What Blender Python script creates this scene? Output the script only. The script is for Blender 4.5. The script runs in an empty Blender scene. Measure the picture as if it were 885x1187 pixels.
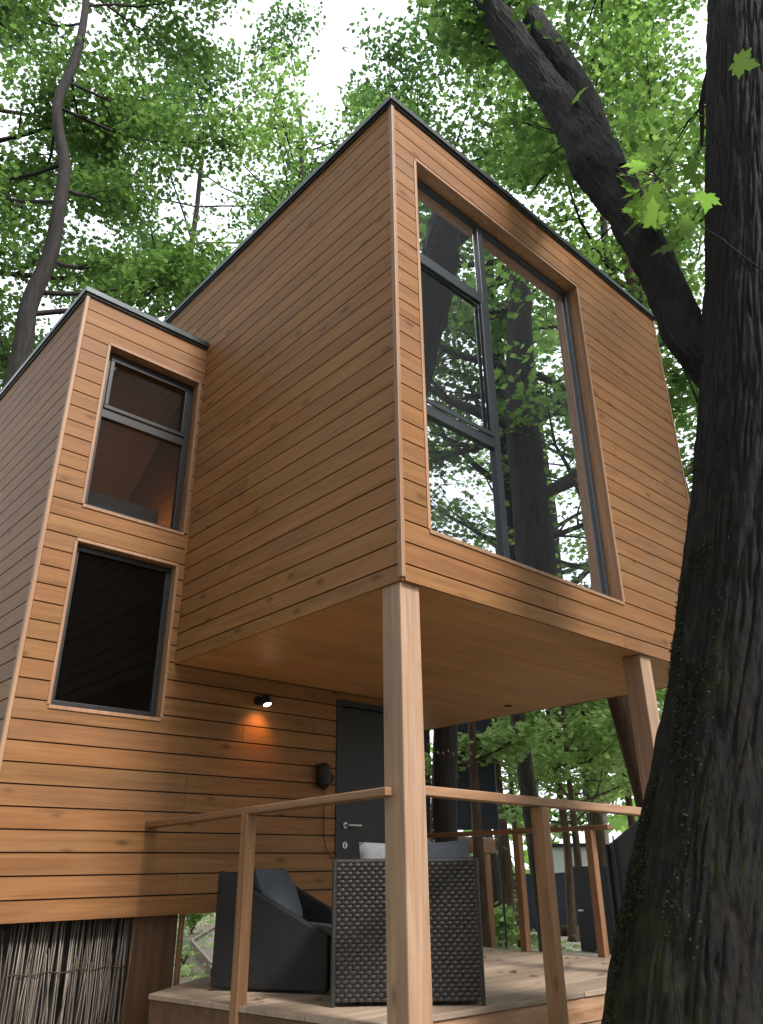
import bpy, math, random
import numpy as np
from mathutils import Vector, Matrix, noise
random.seed(7); RNG = np.random.default_rng(11)
sc = bpy.context.scene
COL = sc.collection
R = math.radians

# ------------------------------------------------------------------ camera
F, YAW, PIT, ROL = 887.26, 0.745066, 0.4330465, -0.011308
CAM = Vector((-2.8478, -2.9211, 0.70))
GZ = -0.80                                           # ground level (deck top is z = 0)
fw = Vector((math.sin(YAW)*math.cos(PIT), math.cos(YAW)*math.cos(PIT), math.sin(PIT)))
r_ = Vector((math.cos(YAW), -math.sin(YAW), 0)); u_ = r_.cross(fw)
rt = r_*math.cos(ROL)+u_*math.sin(ROL); up = -r_*math.sin(ROL)+u_*math.cos(ROL)
cd = bpy.data.cameras.new('camera'); cam = bpy.data.objects.new('camera', cd); COL.objects.link(cam)
M4 = Matrix((rt, up, -fw)).transposed().to_4x4(); M4.translation = CAM
cam.matrix_world = M4
cd.sensor_fit = 'VERTICAL'; cd.sensor_height = 36; cd.lens = F/1187*36; cd.clip_end = 600; cd.clip_start = 0.05
sc.camera = cam

def at(px, py, hd):
    """point seen at photo pixel px,py at horizontal distance hd (m) from the camera"""
    d = fw*F + rt*(px-442.5) - up*(py-593.5)
    return CAM + d*(hd/math.hypot(d.x, d.y))
def depth(p): return (Vector(p)-CAM).dot(fw)
def wpx(px, p): return px*depth(p)/F                 # metres covered by px pixels at point p
def on_ground(px, py, z=GZ):
    d = fw*F + rt*(px-442.5) - up*(py-593.5)
    return CAM + d*((z-CAM.z)/d.z)

# ------------------------------------------------------------------ node helpers
def mat(name):
    m = bpy.data.materials.new(name); m.use_nodes = True
    nt = m.node_tree; nt.nodes.clear()
    return m, nt
def nd(nt, t, **kw):
    n = nt.nodes.new(t)
    for k, v in kw.items(): setattr(n, k, v)
    return n
def setin(n, **kw):
    for k, v in kw.items(): n.inputs[k.replace('_', ' ')].default_value = v
def ramp(nt, src, stops):
    r = nd(nt, 'ShaderNodeValToRGB'); els = r.color_ramp.elements
    while len(els) < len(stops): els.new(0.5)
    for e, (p, c) in zip(els, stops):
        e.position = p; e.color = (*c, 1) if len(c) == 3 else c
    nt.links.new(src, r.inputs[0]); return r
def mixc(nt, fac, a, b, mode='MIX'):
    m = nd(nt, 'ShaderNodeMix', data_type='RGBA', blend_type=mode)
    for sock, v in ((m.inputs[0], fac), (m.inputs[6], a), (m.inputs[7], b)):
        if hasattr(v, 'is_linked'): nt.links.new(v, sock)
        elif isinstance(v, (int, float)): sock.default_value = v
        else: sock.default_value = (*v, 1)
    return m.outputs[2]
def mth(nt, op, a, b=0.0, clamp=False):
    m = nd(nt, 'ShaderNodeMath', operation=op, use_clamp=clamp)
    for s, v in zip(m.inputs, (a, b)):
        if hasattr(v, 'is_linked'): nt.links.new(v, s)
        else: s.default_value = v
    return m.outputs[0]
def out(nt, sh):
    o = nd(nt, 'ShaderNodeOutputMaterial'); nt.links.new(sh, o.inputs[0])

def simple(name, col, rough=0.6, metal=0.0, nscale=None, namp=0.25, bump=0.0, spec=0.5):
    m, nt = mat(name); b = nd(nt, 'ShaderNodeBsdfPrincipled')
    setin(b, Roughness=rough, Metallic=metal); b.inputs['Specular IOR Level'].default_value = spec
    if nscale:
        tc = nd(nt, 'ShaderNodeTexCoord'); n = nd(nt, 'ShaderNodeTexNoise'); setin(n, Scale=nscale, Detail=6, Roughness=.65)
        nt.links.new(tc.outputs['Object'], n.inputs['Vector'])
        lo = tuple(c*(1-namp) for c in col); hi = tuple(c*(1+namp) for c in col)
        r = ramp(nt, n.outputs['Fac'], [(.3, lo), (.7, hi)]); nt.links.new(r.outputs[0], b.inputs['Base Color'])
        if bump:
            bp = nd(nt, 'ShaderNodeBump'); setin(bp, Strength=bump, Distance=.01)
            nt.links.new(n.outputs['Fac'], bp.inputs['Height']); nt.links.new(bp.outputs[0], b.inputs['Normal'])
    else:
        b.inputs['Base Color'].default_value = (*col, 1)
    out(nt, b.outputs[0]); return m

def wood(name, axis, dark, mid, light, rough=.5, knots=.55, var=.16, stain=.3, stain_col=(.16, .10, .075), bump=.12, grain=15, spec=.35, attr=True):
    m, nt = mat(name); L = nt.links
    tc = nd(nt, 'ShaderNodeTexCoord')
    if attr: a = nd(nt, 'ShaderNodeAttribute', attribute_name='rnd').outputs['Fac']
    else: a = nd(nt, 'ShaderNodeNewGeometry').outputs['Random Per Island']
    cx = nd(nt, 'ShaderNodeCombineXYZ')
    for i, k in enumerate((37., 53., 29.)): L.new(mth(nt, 'MULTIPLY', a, k), cx.inputs[i])
    add = nd(nt, 'ShaderNodeVectorMath', operation='ADD'); L.new(tc.outputs['Object'], add.inputs[0]); L.new(cx.outputs[0], add.inputs[1])
    def scaled(al, ac):
        mp = nd(nt, 'ShaderNodeVectorMath', operation='MULTIPLY'); s = [ac]*3; s['xyz'.index(axis)] = al
        L.new(add.outputs[0], mp.inputs[0]); mp.inputs[1].default_value = s; return mp.outputs[0]
    n1 = nd(nt, 'ShaderNodeTexNoise'); setin(n1, Scale=1, Detail=7, Roughness=.62, Distortion=.9); L.new(scaled(.9, grain), n1.inputs['Vector'])
    n2 = nd(nt, 'ShaderNodeTexNoise'); setin(n2, Scale=1, Detail=3, Roughness=.5, Distortion=.3); L.new(scaled(2.2, grain*5), n2.inputs['Vector'])
    g = mth(nt, 'ADD', mth(nt, 'MULTIPLY', n1.outputs['Fac'], .72), mth(nt, 'MULTIPLY', n2.outputs['Fac'], .28))
    c = ramp(nt, g, [(.34, dark), (.5, mid), (.66, light)]).outputs[0]
    # board to board tone
    v = mth(nt, 'ADD', mth(nt, 'MULTIPLY', a, 2*var), 1-var)
    hsv = nd(nt, 'ShaderNodeHueSaturation'); L.new(v, hsv.inputs['Value']); L.new(c, hsv.inputs['Color'])
    L.new(mth(nt, 'ADD', .496, mth(nt, 'MULTIPLY', mth(nt, 'FRACT', mth(nt, 'MULTIPLY', a, 7.31)), .008)), hsv.inputs['Hue'])
    c = hsv.outputs[0]
    # weather stains
    n3 = nd(nt, 'ShaderNodeTexNoise'); setin(n3, Scale=1, Detail=5, Roughness=.6); L.new(scaled(.8, 2.6), n3.inputs['Vector'])
    sm = ramp(nt, n3.outputs['Fac'], [(.48, (0, 0, 0)), (.72, (1, 1, 1))]).outputs[0]
    c = mixc(nt, mth(nt, 'MULTIPLY', sm, stain), c, stain_col)
    if knots:
        vo = nd(nt, 'ShaderNodeTexVoronoi', feature='F1'); setin(vo, Scale=1, Randomness=1.); L.new(scaled(3.2, 7.5), vo.inputs['Vector'])
        sp = nd(nt, 'ShaderNodeSeparateColor'); L.new(vo.outputs['Color'], sp.inputs[0])
        gate = mth(nt, 'GREATER_THAN', sp.outputs[0], 1-knots*.5)
        k = ramp(nt, vo.outputs['Distance'], [(.0, (1, 1, 1)), (.10, (.75, .75, .75)), (.17, (.2, .2, .2)), (.26, (0, 0, 0))]).outputs[0]
        c = mixc(nt, mth(nt, 'MULTIPLY', mth(nt, 'MULTIPLY', k, gate), .8), c, tuple(x*.42 for x in dark))
    b = nd(nt, 'ShaderNodeBsdfPrincipled'); L.new(c, b.inputs['Base Color']); b.inputs['Specular IOR Level'].default_value = spec
    L.new(mth(nt, 'ADD', rough-.08, mth(nt, 'MULTIPLY', n1.outputs['Fac'], .16)), b.inputs['Roughness'])
    bp = nd(nt, 'ShaderNodeBump'); setin(bp, Strength=bump, Distance=.004); L.new(g, bp.inputs['Height']); L.new(bp.outputs[0], b.inputs['Normal'])
    out(nt, b.outputs[0]); return m

def leafmat(name, c1, c2, t1, t2, tr=.5, rough=.45):
    m, nt = mat(name); L = nt.links
    rnd = nd(nt, 'ShaderNodeNewGeometry').outputs['Random Per Island']
    c = ramp(nt, rnd, [(0, c1), (1, c2)]).outputs[0]; t = ramp(nt, rnd, [(0, t1), (1, t2)]).outputs[0]
    d = nd(nt, 'ShaderNodeBsdfDiffuse'); L.new(c, d.inputs[0])
    tl = nd(nt, 'ShaderNodeBsdfTranslucent'); L.new(t, tl.inputs[0])
    mx = nd(nt, 'ShaderNodeMixShader'); mx.inputs[0].default_value = tr; L.new(d.outputs[0], mx.inputs[1]); L.new(tl.outputs[0], mx.inputs[2])
    gl = nd(nt, 'ShaderNodeBsdfGlossy'); setin(gl, Roughness=rough); gl.inputs[0].default_value = (.8, .9, .8, 1)
    m2 = nd(nt, 'ShaderNodeMixShader'); m2.inputs[0].default_value = .035; L.new(mx.outputs[0], m2.inputs[1]); L.new(gl.outputs[0], m2.inputs[2])
    out(nt, m2.outputs[0]); return m

def barkmat(name, dark, light, moss=0.0, along=3., across=22., bump=.8, dist=.02):
    m, nt = mat(name); L = nt.links
    tc = nd(nt, 'ShaderNodeTexCoord')
    mp = nd(nt, 'ShaderNodeVectorMath', operation='MULTIPLY'); mp.inputs[1].default_value = (across, across, along); L.new(tc.outputs['Object'], mp.inputs[0])
    n = nd(nt, 'ShaderNodeTexNoise'); setin(n, Scale=1, Detail=8, Roughness=.65, Distortion=.8); L.new(mp.outputs[0], n.inputs['Vector'])
    n2 = nd(nt, 'ShaderNodeTexNoise'); setin(n2, Scale=2.3, Detail=5); L.new(tc.outputs['Object'], n2.inputs['Vector'])
    c = ramp(nt, n.outputs['Fac'], [(.36, dark), (.66, light)]).outputs[0]
    c = mixc(nt, mth(nt, 'MULTIPLY', n2.outputs['Fac'], .5), c, tuple(x*.6 for x in light))
    if moss:
        n3 = nd(nt, 'ShaderNodeTexNoise'); setin(n3, Scale=5., Detail=8, Roughness=.72); L.new(tc.outputs['Object'], n3.inputs['Vector'])
        sx = nd(nt, 'ShaderNodeSeparateXYZ'); ge = nd(nt, 'ShaderNodeNewGeometry'); L.new(ge.outputs['Normal'], sx.inputs[0])
        side = mth(nt, 'ADD', mth(nt, 'MULTIPLY', sx.outputs[0], -.30), mth(nt, 'MULTIPLY', sx.outputs[1], .12))
        so = nd(nt, 'ShaderNodeSeparateXYZ'); L.new(tc.outputs['Object'], so.inputs[0])
        low = mth(nt, 'MULTIPLY', mth(nt, 'SUBTRACT', 2.6, so.outputs[2]), .05)
        k = mth(nt, 'ADD', mth(nt, 'ADD', n3.outputs['Fac'], side), low)
        k = ramp(nt, k, [(.86, (0, 0, 0)), (1.0, (1, 1, 1))]).outputs[0]
        c = mixc(nt, mth(nt, 'MULTIPLY', k, moss), c, (.045, .06, .012))
    b = nd(nt, 'ShaderNodeBsdfPrincipled'); setin(b, Roughness=.85); b.inputs['Specular IOR Level'].default_value = .25; L.new(c, b.inputs['Base Color'])
    bp = nd(nt, 'ShaderNodeBump'); setin(bp, Strength=bump, Distance=dist); L.new(n.outputs['Fac'], bp.inputs['Height']); L.new(bp.outputs[0], b.inputs['Normal'])
    out(nt, b.outputs[0]); return m

def glassmat(name, tint, refl=1.0, ior=1.5, veil=.012):
    m, nt = mat(name); L = nt.links
    tr = nd(nt, 'ShaderNodeBsdfTransparent'); tr.inputs[0].default_value = (*tint, 1)
    gl = nd(nt, 'ShaderNodeBsdfGlossy'); setin(gl, Roughness=0.0); gl.inputs[0].default_value = (.92, .95, 1, 1)
    tc = nd(nt, 'ShaderNodeTexCoord'); n = nd(nt, 'ShaderNodeTexNoise'); setin(n, Scale=1.6, Detail=1); L.new(tc.outputs['Object'], n.inputs['Vector'])
    bp = nd(nt, 'ShaderNodeBump'); setin(bp, Strength=.05, Distance=.02); L.new(n.outputs['Fac'], bp.inputs['Height']); L.new(bp.outputs[0], gl.inputs['Normal'])
    fr = nd(nt, 'ShaderNodeFresnel'); setin(fr, IOR=ior)
    f = mth(nt, 'MULTIPLY', fr.outputs[0], refl, clamp=True)
    mx = nd(nt, 'ShaderNodeMixShader'); L.new(f, mx.inputs[0]); L.new(tr.outputs[0], mx.inputs[1]); L.new(gl.outputs[0], mx.inputs[2])
    df = nd(nt, 'ShaderNodeBsdfDiffuse'); df.inputs[0].default_value = (.5, .55, .6, 1)  # pale diffuse mix imitates a veil of light over the reflections
    m2 = nd(nt, 'ShaderNodeMixShader'); m2.inputs[0].default_value = veil; L.new(mx.outputs[0], m2.inputs[1]); L.new(df.outputs[0], m2.inputs[2])
    out(nt, m2.outputs[0]); return m

def emis(name, col, s):
    m, nt = mat(name); e = nd(nt, 'ShaderNodeEmission'); e.inputs[0].default_value = (*col, 1); e.inputs[1].default_value = s
    out(nt, e.outputs[0]); return m

# ------------------------------------------------------------------ mesh helpers
class MB:
    def __init__(s): s.v = []; s.f = []; s.r = []
    def add(s, vs, fs, rnd=None):
        o = len(s.v); s.v.extend([tuple(p) for p in vs]); s.f.extend([tuple(i+o for i in f) for f in fs])
        k = random.random() if rnd is None else rnd; s.r.extend([k]*len(fs))
    def box(s, lo, hi, rnd=None, mp=None):
        x0, y0, z0 = [min(a, b) for a, b in zip(lo, hi)]; x1, y1, z1 = [max(a, b) for a, b in zip(lo, hi)]
        vs = [(x0,y0,z0),(x1,y0,z0),(x1,y1,z0),(x0,y1,z0),(x0,y0,z1),(x1,y0,z1),(x1,y1,z1),(x0,y1,z1)]
        if mp: vs = [mp(*p) for p in vs]
        s.add(vs, [(0,3,2,1),(4,5,6,7),(0,1,5,4),(1,2,6,5),(2,3,7,6),(3,0,4,7)], rnd)
    def bar(s, a, b, w, h, upv=(0,0,1), rnd=None):
        a = Vector(a); b = Vector(b); d = (b-a).normalized(); sd = d.cross(Vector(upv))
        if sd.length < 1e-4: sd = d.cross(Vector((0, 1, 0)))
        sd.normalize(); u = sd.cross(d)
        vs = [p+sd*(x*w/2)+u*(y*h/2) for p in (a, b) for x, y in ((-1,-1),(1,-1),(1,1),(-1,1))]
        s.add(vs, [(0,1,2,3),(7,6,5,4),(0,4,5,1),(1,5,6,2),(2,6,7,3),(3,7,4,0)], rnd)
    def prism(s, poly, z0, z1, rnd=None, mp=None):
        n = len(poly); vs = [(x, y, z0) for x, y in poly]+[(x, y, z1) for x, y in poly]
        if mp: vs = [mp(*p) for p in vs]
        s.add(vs, [tuple(range(n))[::-1], tuple(range(n, 2*n))]+[(i, (i+1) % n, n+(i+1) % n, n+i) for i in range(n)], rnd)
    def tube(s, pts, rad, n=8, cap=True, rnd=None):
        pts = [Vector(p) for p in pts]; vs = []; prev = None
        for i, p in enumerate(pts):
            d = (pts[min(i+1, len(pts)-1)]-pts[max(i-1, 0)]).normalized()
            if prev is None: a = d.cross(Vector((0, 1, 0.1))).normalized()
            else: a = (prev-d*prev.dot(d)).normalized()
            prev = a; b = d.cross(a); r = rad[i] if hasattr(rad, '__len__') else rad
            vs += [p+(a*math.cos(2*math.pi*k/n)+b*math.sin(2*math.pi*k/n))*r for k in range(n)]
        fs = [(i*n+k, i*n+(k+1) % n, (i+1)*n+(k+1) % n, (i+1)*n+k) for i in range(len(pts)-1) for k in range(n)]
        if cap: fs += [tuple(range(n))[::-1], tuple(range((len(pts)-1)*n, len(pts)*n))]
        s.add(vs, fs, rnd)
    def build(s, name, m, parent=None, smooth=False, bevel=0):
        me = bpy.data.meshes.new(name); me.from_pydata(s.v, [], s.f); me.materials.append(m)
        a = me.attributes.new('rnd', 'FLOAT', 'FACE'); a.data.foreach_set('value', s.r)
        if smooth: me.polygons.foreach_set('use_smooth', [True]*len(me.polygons))
        me.update(); o = bpy.data.objects.new(name, me); link(o, parent)
        if bevel:
            b = o.modifiers.new('bevel', 'BEVEL'); b.width = bevel; b.segments = 2; b.limit_method = 'ANGLE'
        return o
def link(o, parent=None):
    COL.objects.link(o)
    if parent is not None:
        o.parent = parent; o.matrix_parent_inverse = Matrix.Translation(-world_loc(parent))
def world_loc(o):
    l = Vector(o.location)
    return l                                           # things are only translated; part meshes are in world coordinates
def thing(name, label, cat, loc, group=None):
    o = bpy.data.objects.new(name, None); o.location = loc; o.empty_display_size = .1; COL.objects.link(o)
    return tag(o, label, cat, group)
def tag(o, label=None, cat=None, group=None, kind=None):
    if label: o['label'] = label
    if cat: o['category'] = cat
    if group: o['group'] = group
    if kind: o['kind'] = kind
    return o
_link0 = link
def link(o, parent=None):                              # sub-parts: parents that are meshes sit at their own parent's frame
    COL.objects.link(o)
    if parent is not None:
        o.parent = parent
        if parent.parent is None: o.matrix_parent_inverse = Matrix.Translation(-Vector(parent.location))

# leaves as raw numpy meshes
LOBED = np.array([(0,0,0),(.30,.06,.03),(.50,.22,.06),(.24,.36,.03),(.55,.62,.07),(.20,.66,.03),(0,1,-.06),(-.20,.66,.03),(-.55,.62,.07),(-.24,.36,.03),(-.50,.22,.06),(-.30,.06,.03)])
SIMPLE = np.array([(0,0,0),(.36,.30,.06),(.30,.68,.05),(0,1,-.05),(-.30,.68,.05),(-.36,.30,.06)])
def leaf_mesh(name, m, pos, size, shape, parent, tilt=.55, kind=None, seed=0):
    rg = np.random.default_rng(seed); n = len(pos)
    nz = np.stack([rg.normal(0, tilt, n), rg.normal(0, tilt, n), np.ones(n)], 1); nz /= np.linalg.norm(nz, axis=1)[:, None]
    az = rg.uniform(0, 2*np.pi, n); t = np.stack([np.cos(az), np.sin(az), -.25*np.ones(n)], 1)
    t -= nz*(t*nz).sum(1)[:, None]; t /= np.linalg.norm(t, axis=1)[:, None]; b = np.cross(t, nz)
    sz = size*rg.uniform(.6, 1.25, n)
    k = len(shape)
    V = pos[:, None, :] + sz[:, None, None]*(shape[None, :, 0, None]*b[:, None, :]+shape[None, :, 1, None]*t[:, None, :]+shape[None, :, 2, None]*nz[:, None, :])
    me = bpy.data.meshes.new(name)
    me.vertices.add(n*k); me.vertices.foreach_set('co', V.reshape(-1).astype(np.float32))
    me.loops.add(n*k); me.loops.foreach_set('vertex_index', np.arange(n*k, dtype=np.int32))
    me.polygons.add(n); me.polygons.foreach_set('loop_start', (np.arange(n)*k).astype(np.int32)); me.polygons.foreach_set('loop_total', np.full(n, k, dtype=np.int32))
    me.materials.append(m); me.update(calc_edges=True); me.validate()
    o = bpy.data.objects.new(name, me); link(o, parent)
    if kind: o['kind'] = kind
    return o

# ------------------------------------------------------------------ materials
W_D, W_M, W_L = (.168, .074, .026), (.232, .108, .040), (.285, .140, .056)
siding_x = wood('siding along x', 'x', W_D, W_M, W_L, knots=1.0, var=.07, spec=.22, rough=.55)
siding_y_bright = wood('siding along y brightened', 'y', (.22, .100, .036), (.295, .140, .055), (.355, .18, .075), knots=1.0, var=.07, spec=.18, rough=.6)  # same cladding, lightened in colour to stand for light on the side walls
trim_w = wood('pale trim', 'z', (.24, .128, .07), (.31, .175, .10), (.37, .22, .13), knots=0, stain=.1)
reveal_w = wood('reveal boards', 'z', (.20, .10, .05), (.30, .16, .085), (.38, .21, .12), knots=.2)
soffit_m = wood('plywood soffit', 'x', (.48, .245, .105), (.56, .30, .135), (.62, .35, .165), knots=.12, stain=.25, grain=7, rough=.45, var=.05)
post_w = wood('planed pine post', 'z', (.29, .175, .105), (.38, .245, .16), (.47, .32, .22), knots=.5, grain=18, var=.1, attr=False)
rail_x = wood('rail along x', 'x', (.26, .14, .075), (.36, .21, .12), (.46, .29, .18), knots=.4, attr=False)
rail_y = wood('rail along y', 'y', (.20, .10, .05), (.29, .155, .08), (.38, .22, .125), knots=.4, attr=False)
rail_z = wood('rail post', 'z', (.20, .10, .045), (.31, .16, .075), (.40, .225, .115), knots=.4, attr=False)
deck_m = wood('deck boards', 'x', (.25, .18, .13), (.34, .255, .19), (.42, .325, .25), knots=.3, stain=.45, stain_col=(.2, .15, .11), rough=.55)
beam_m = wood('dark timber', 'x', (.07, .036, .018), (.115, .06, .03), (.16, .085, .045), knots=.3, attr=False)
beamz_m = wood('dark upright timber', 'z', (.08, .042, .02), (.13, .07, .036), (.17, .095, .05), knots=.3, attr=False)
backing = simple('wall core', (.035, .02, .012), .9)
inside_w = wood('inside lining', 'x', (.13, .085, .055), (.18, .125, .085), (.22, .155, .11), knots=.1, attr=False)
alu_dark = simple('black window frame', (.010, .011, .013), .4, 0.0, 40, .08)
alu = simple('anthracite frame', (.030, .036, .046), .38, 0.0, 40, .08)
roofm = simple('dark roof metal', (.045, .055, .060), .35, .6, 12, .25)
doorm = simple('anthracite door', (.007, .009, .013), .5, 0, 30, .06)
steel = simple('brushed steel', (.55, .55, .55), .3, 1.0)
blackm = simple('black plastic', (.005, .005, .005), .6)
cordm = simple('brown cord', (.05, .025, .015), .6)
glass_big = glassmat('window glass', (.55, .60, .62), 8.0, veil=.03)
glass_side = glassmat('tinted glass', (.62, .62, .60), .8)
glass_low = glassmat('dark glass', (.30, .31, .32), .8, veil=.002)
blind_m = simple('black blind', (.010, .011, .012), .8)
wicker_m = simple('grey brown wicker', (.028, .024, .022), .42, 0, 60, .4, 0, .5)
wick_core = simple('wicker core', (.018, .016, .015), .8)
lounge_m = simple('charcoal rattan', (.010, .011, .012), .65, 0, 220, .5, .5)
cush_dark = simple('dark grey cushion', (.045, .047, .052), .9, 0, 120, .2, .2)
cush_blue = simple('slate cushion', (.065, .075, .092), .95, 0, 90, .2, .25)
cush_pale = simple('pale grey cushion', (.22, .23, .245), .95, 0, 90, .15, .25)
lamp_on = emis('lamp lit', (1, .78, .5), 14)
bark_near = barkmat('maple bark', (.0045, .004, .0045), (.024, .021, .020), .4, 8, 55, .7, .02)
bark_a = barkmat('grey bark', (.016, .013, .012), (.062, .050, .042), .3, 2.2, 20)
bark_dk = barkmat('dark bark', (.009, .008, .008), (.036, .031, .028), .3, 2.2, 20)
bark_b = barkmat('brown bark', (.035, .022, .015), (.12, .078, .05), .2, 2.4, 18)
bark_birch = barkmat('birch bark', (.10, .09, .08), (.50, .48, .45), 0, 30, 5, .3)
leaf_mid = leafmat('leaves mid', (.030, .060, .018), (.070, .120, .036), (.075, .165, .030), (.17, .30, .065))
leaf_dark = leafmat('leaves dark', (.022, .048, .020), (.052, .10, .036), (.05, .125, .030), (.125, .24, .06))
leaf_lite = leafmat('leaves light', (.05, .095, .025), (.10, .165, .045), (.14, .28, .045), (.27, .44, .10), .55)
leaf_bush = leafmat('understory leaves', (.10, .16, .055), (.17, .26, .10), (.36, .54, .15), (.54, .72, .27), .55)
leaf_var = leafmat('variegated leaves', (.16, .22, .10), (.42, .46, .32), (.2, .3, .1), (.4, .45, .25), .4)
screen_navy = simple('navy shade cloth', (.020, .027, .042), .75, 0, 6, .35, .3)
grey_cloth = simple('dark grey canvas', (.040, .040, .041), .8, 0, 5, .3, .3)
white_wall = simple('white render', (.62, .66, .66), .8, 0, 3, .06)
stone = simple('pale gravel', (.42, .37, .32), .95, 0, 9, .35, .6)
reed_m = wood('dry reed', 'z', (.055, .045, .036), (.145, .12, .098), (.27, .24, .21), knots=0, var=.5, stain=.2, grain=60)

# ------------------------------------------------------------------ ground
def ground_mat():
    m, nt = mat('forest floor'); L = nt.links
    tc = nd(nt, 'ShaderNodeTexCoord')
    n = nd(nt, 'ShaderNodeTexNoise'); setin(n, Scale=.55, Detail=8, Roughness=.62); L.new(tc.outputs['Object'], n.inputs['Vector'])
    n2 = nd(nt, 'ShaderNodeTexNoise'); setin(n2, Scale=26, Detail=6, Roughness=.7); L.new(tc.outputs['Object'], n2.inputs['Vector'])
    soil = ramp(nt, n2.outputs['Fac'], [(.3, (.09, .065, .045)), (.5, (.22, .165, .115)), (.72, (.34, .27, .20))]).outputs[0]
    green = ramp(nt, n2.outputs['Fac'], [(.3, (.03, .05, .012)), (.7, (.10, .14, .04))]).outputs[0]
    k = ramp(nt, n.outputs['Fac'], [(.48, (0, 0, 0)), (.58, (1, 1, 1))]).outputs[0]
    c = mixc(nt, k, soil, green)
    b = nd(nt, 'ShaderNodeBsdfPrincipled'); setin(b, Roughness=.95); L.new(c, b.inputs['Base Color'])
    bp = nd(nt, 'ShaderNodeBump'); setin(bp, Strength=.8, Distance=.04); L.new(n2.outputs['Fac'], bp.inputs['Height']); L.new(bp.outputs[0], b.inputs['Normal'])
    out(nt, b.outputs[0]); return m
g = MB(); N = 60; S = 240.
gv = []; gf = []
for j in range(N+1):
    for i in range(N+1):
        x = S*((i/N-.5)*2)**3; y = S*((j/N-.5)*2)**3
        rr = math.hypot(x-1, y-3)
        h = noise.noise(Vector((x*.15, y*.15, 0)))*.10*min(1, max(0, rr-4)/5)
        gv.append((x, y, GZ-.03+h))
for j in range(N):
    for i in range(N): gf.append((j*(N+1)+i, j*(N+1)+i+1, (j+1)*(N+1)+i+1, (j+1)*(N+1)+i))
g.add(gv, gf, .5); go = g.build('ground', ground_mat(), smooth=True); go['kind'] = 'structure'

cm = MB(); cm.prism([(4.3, -4.5), (14, -7), (16, 3), (12, 9), (6.5, 6.0), (4.6, 2.0)], GZ+.045, GZ+.06); o = cm.build('bounce_gravel', stone); o['kind'] = 'structure'  # pale ground added to bounce light up onto the soffit
# gravel path behind the cabin with a plank edge
pa = [on_ground(268, 1068), on_ground(222, 1098), on_ground(246, 1128), on_ground(300, 1150), on_ground(330, 1110), on_ground(330, 1075)]
pm = MB(); pm.prism([(p.x, p.y) for p in pa], GZ+.05, GZ+.075); o = pm.build('path', simple('packed earth path', (.24, .18, .145), .95, 0, 14, .35, .5)); o['kind'] = 'structure'
yard = [on_ground(600, 1106), on_ground(610, 1086), on_ground(770, 1076), on_ground(800, 1130)]
pm = MB(); pm.prism([(p.x, p.y) for p in yard], GZ+.07, GZ+.09); o = pm.build('yard', stone); o['kind'] = 'structure'
e1 = pa[1]+Vector((0, 0, .06)); e2 = pa[2]+Vector((0, 0, .06))
m_ = MB(); m_.bar(e1, e2, .05, .16); m_.bar(pa[0]+Vector((0, 0, .06)), e1, .05, .16); o = m_.build('path_edging', beam_m, bevel=.006)
tag(o, 'low plank edging along gravel path seen beneath the cabin', 'edging')

# ------------------------------------------------------------------ the cabin
L_, D_, H0, H1, WD, H2, HB = 3.90, 2.597, 2.186, 6.10, 1.173, 5.215, .40
XE = 2.76; YB = D_+3.6                                            # back of the building
PITCH = .1373; GAP = .010; TH = .018
cabin = thing('treehouse_cabin', 'timber clad two storey cabin whose upper box juts out over the deck on square posts', 'cabin', (1.3, 2.6, GZ))

def sub_rects(u0, u1, v0, v1, ops):
    rects = [(u0, u1, v0, v1)]
    for a0, a1, b0, b1 in ops:
        nr = []
        for r in rects:
            x0, x1, y0, y1 = r
            if a1 <= x0 or a0 >= x1 or b1 <= y0 or b0 >= y1: nr.append(r); continue
            if y0 < b0: nr.append((x0, x1, y0, b0))
            if y1 > b1: nr.append((x0, x1, b1, y1))
            m0, m1 = max(y0, b0), min(y1, b1)
            if x0 < a0: nr.append((x0, a0, m0, m1))
            if x1 > a1: nr.append((a1, x1, m0, m1))
        rects = nr
    return rects
def cladding(mb, mp, u0, u1, v0, v1, v_line, ops):
    k = math.floor((v0-v_line)/PITCH)
    v = v_line+k*PITCH
    while v < v1:
        a, b = max(v, v0)+(GAP/2 if v > v0 else 0), min(v+PITCH, v1)-(GAP/2 if v+PITCH < v1 else 0)
        if b-a > .008:
            cuts = [u0]; x = u0+random.uniform(1.2, 4.2)
            while x < u1-.5: cuts.append(x); x += random.uniform(2.6, 4.6)
            cuts.append(u1)
            for c0, c1 in zip(cuts[:-1], cuts[1:]):
                rnd = random.random(); dw = random.uniform(0, .0015)
                for q0, q1, w0, w1 in sub_rects(c0+.0012, c1-.0012, a, b, ops):
                    mb.box((q0, w0, 0), (q1, w1, TH+dw), random.random() if len(ops) and w1-w0 > PITCH*.9 and False else rnd, mp)
        v += PITCH
def core(mb, mp, u0, u1, v0, v1, ops, t=.10):
    for q0, q1, w0, w1 in sub_rects(u0, u1, v0, v1, ops): mb.box((q0, w0, -.003), (q1, w1, -t), .5, mp)
mp_front = lambda u, v, w: (u, TH-w, v)                # upper box front: outer face at y = 0
mp_main = lambda u, v, w: (u, D_+TH-w, v)
mp_uleft = lambda u, v, w: (TH-w, u, v)
mp_lleft = lambda u, v, w: (-WD+TH-w, u, v)
mp_uright = lambda u, v, w: (L_-TH+w, u, v)

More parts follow.
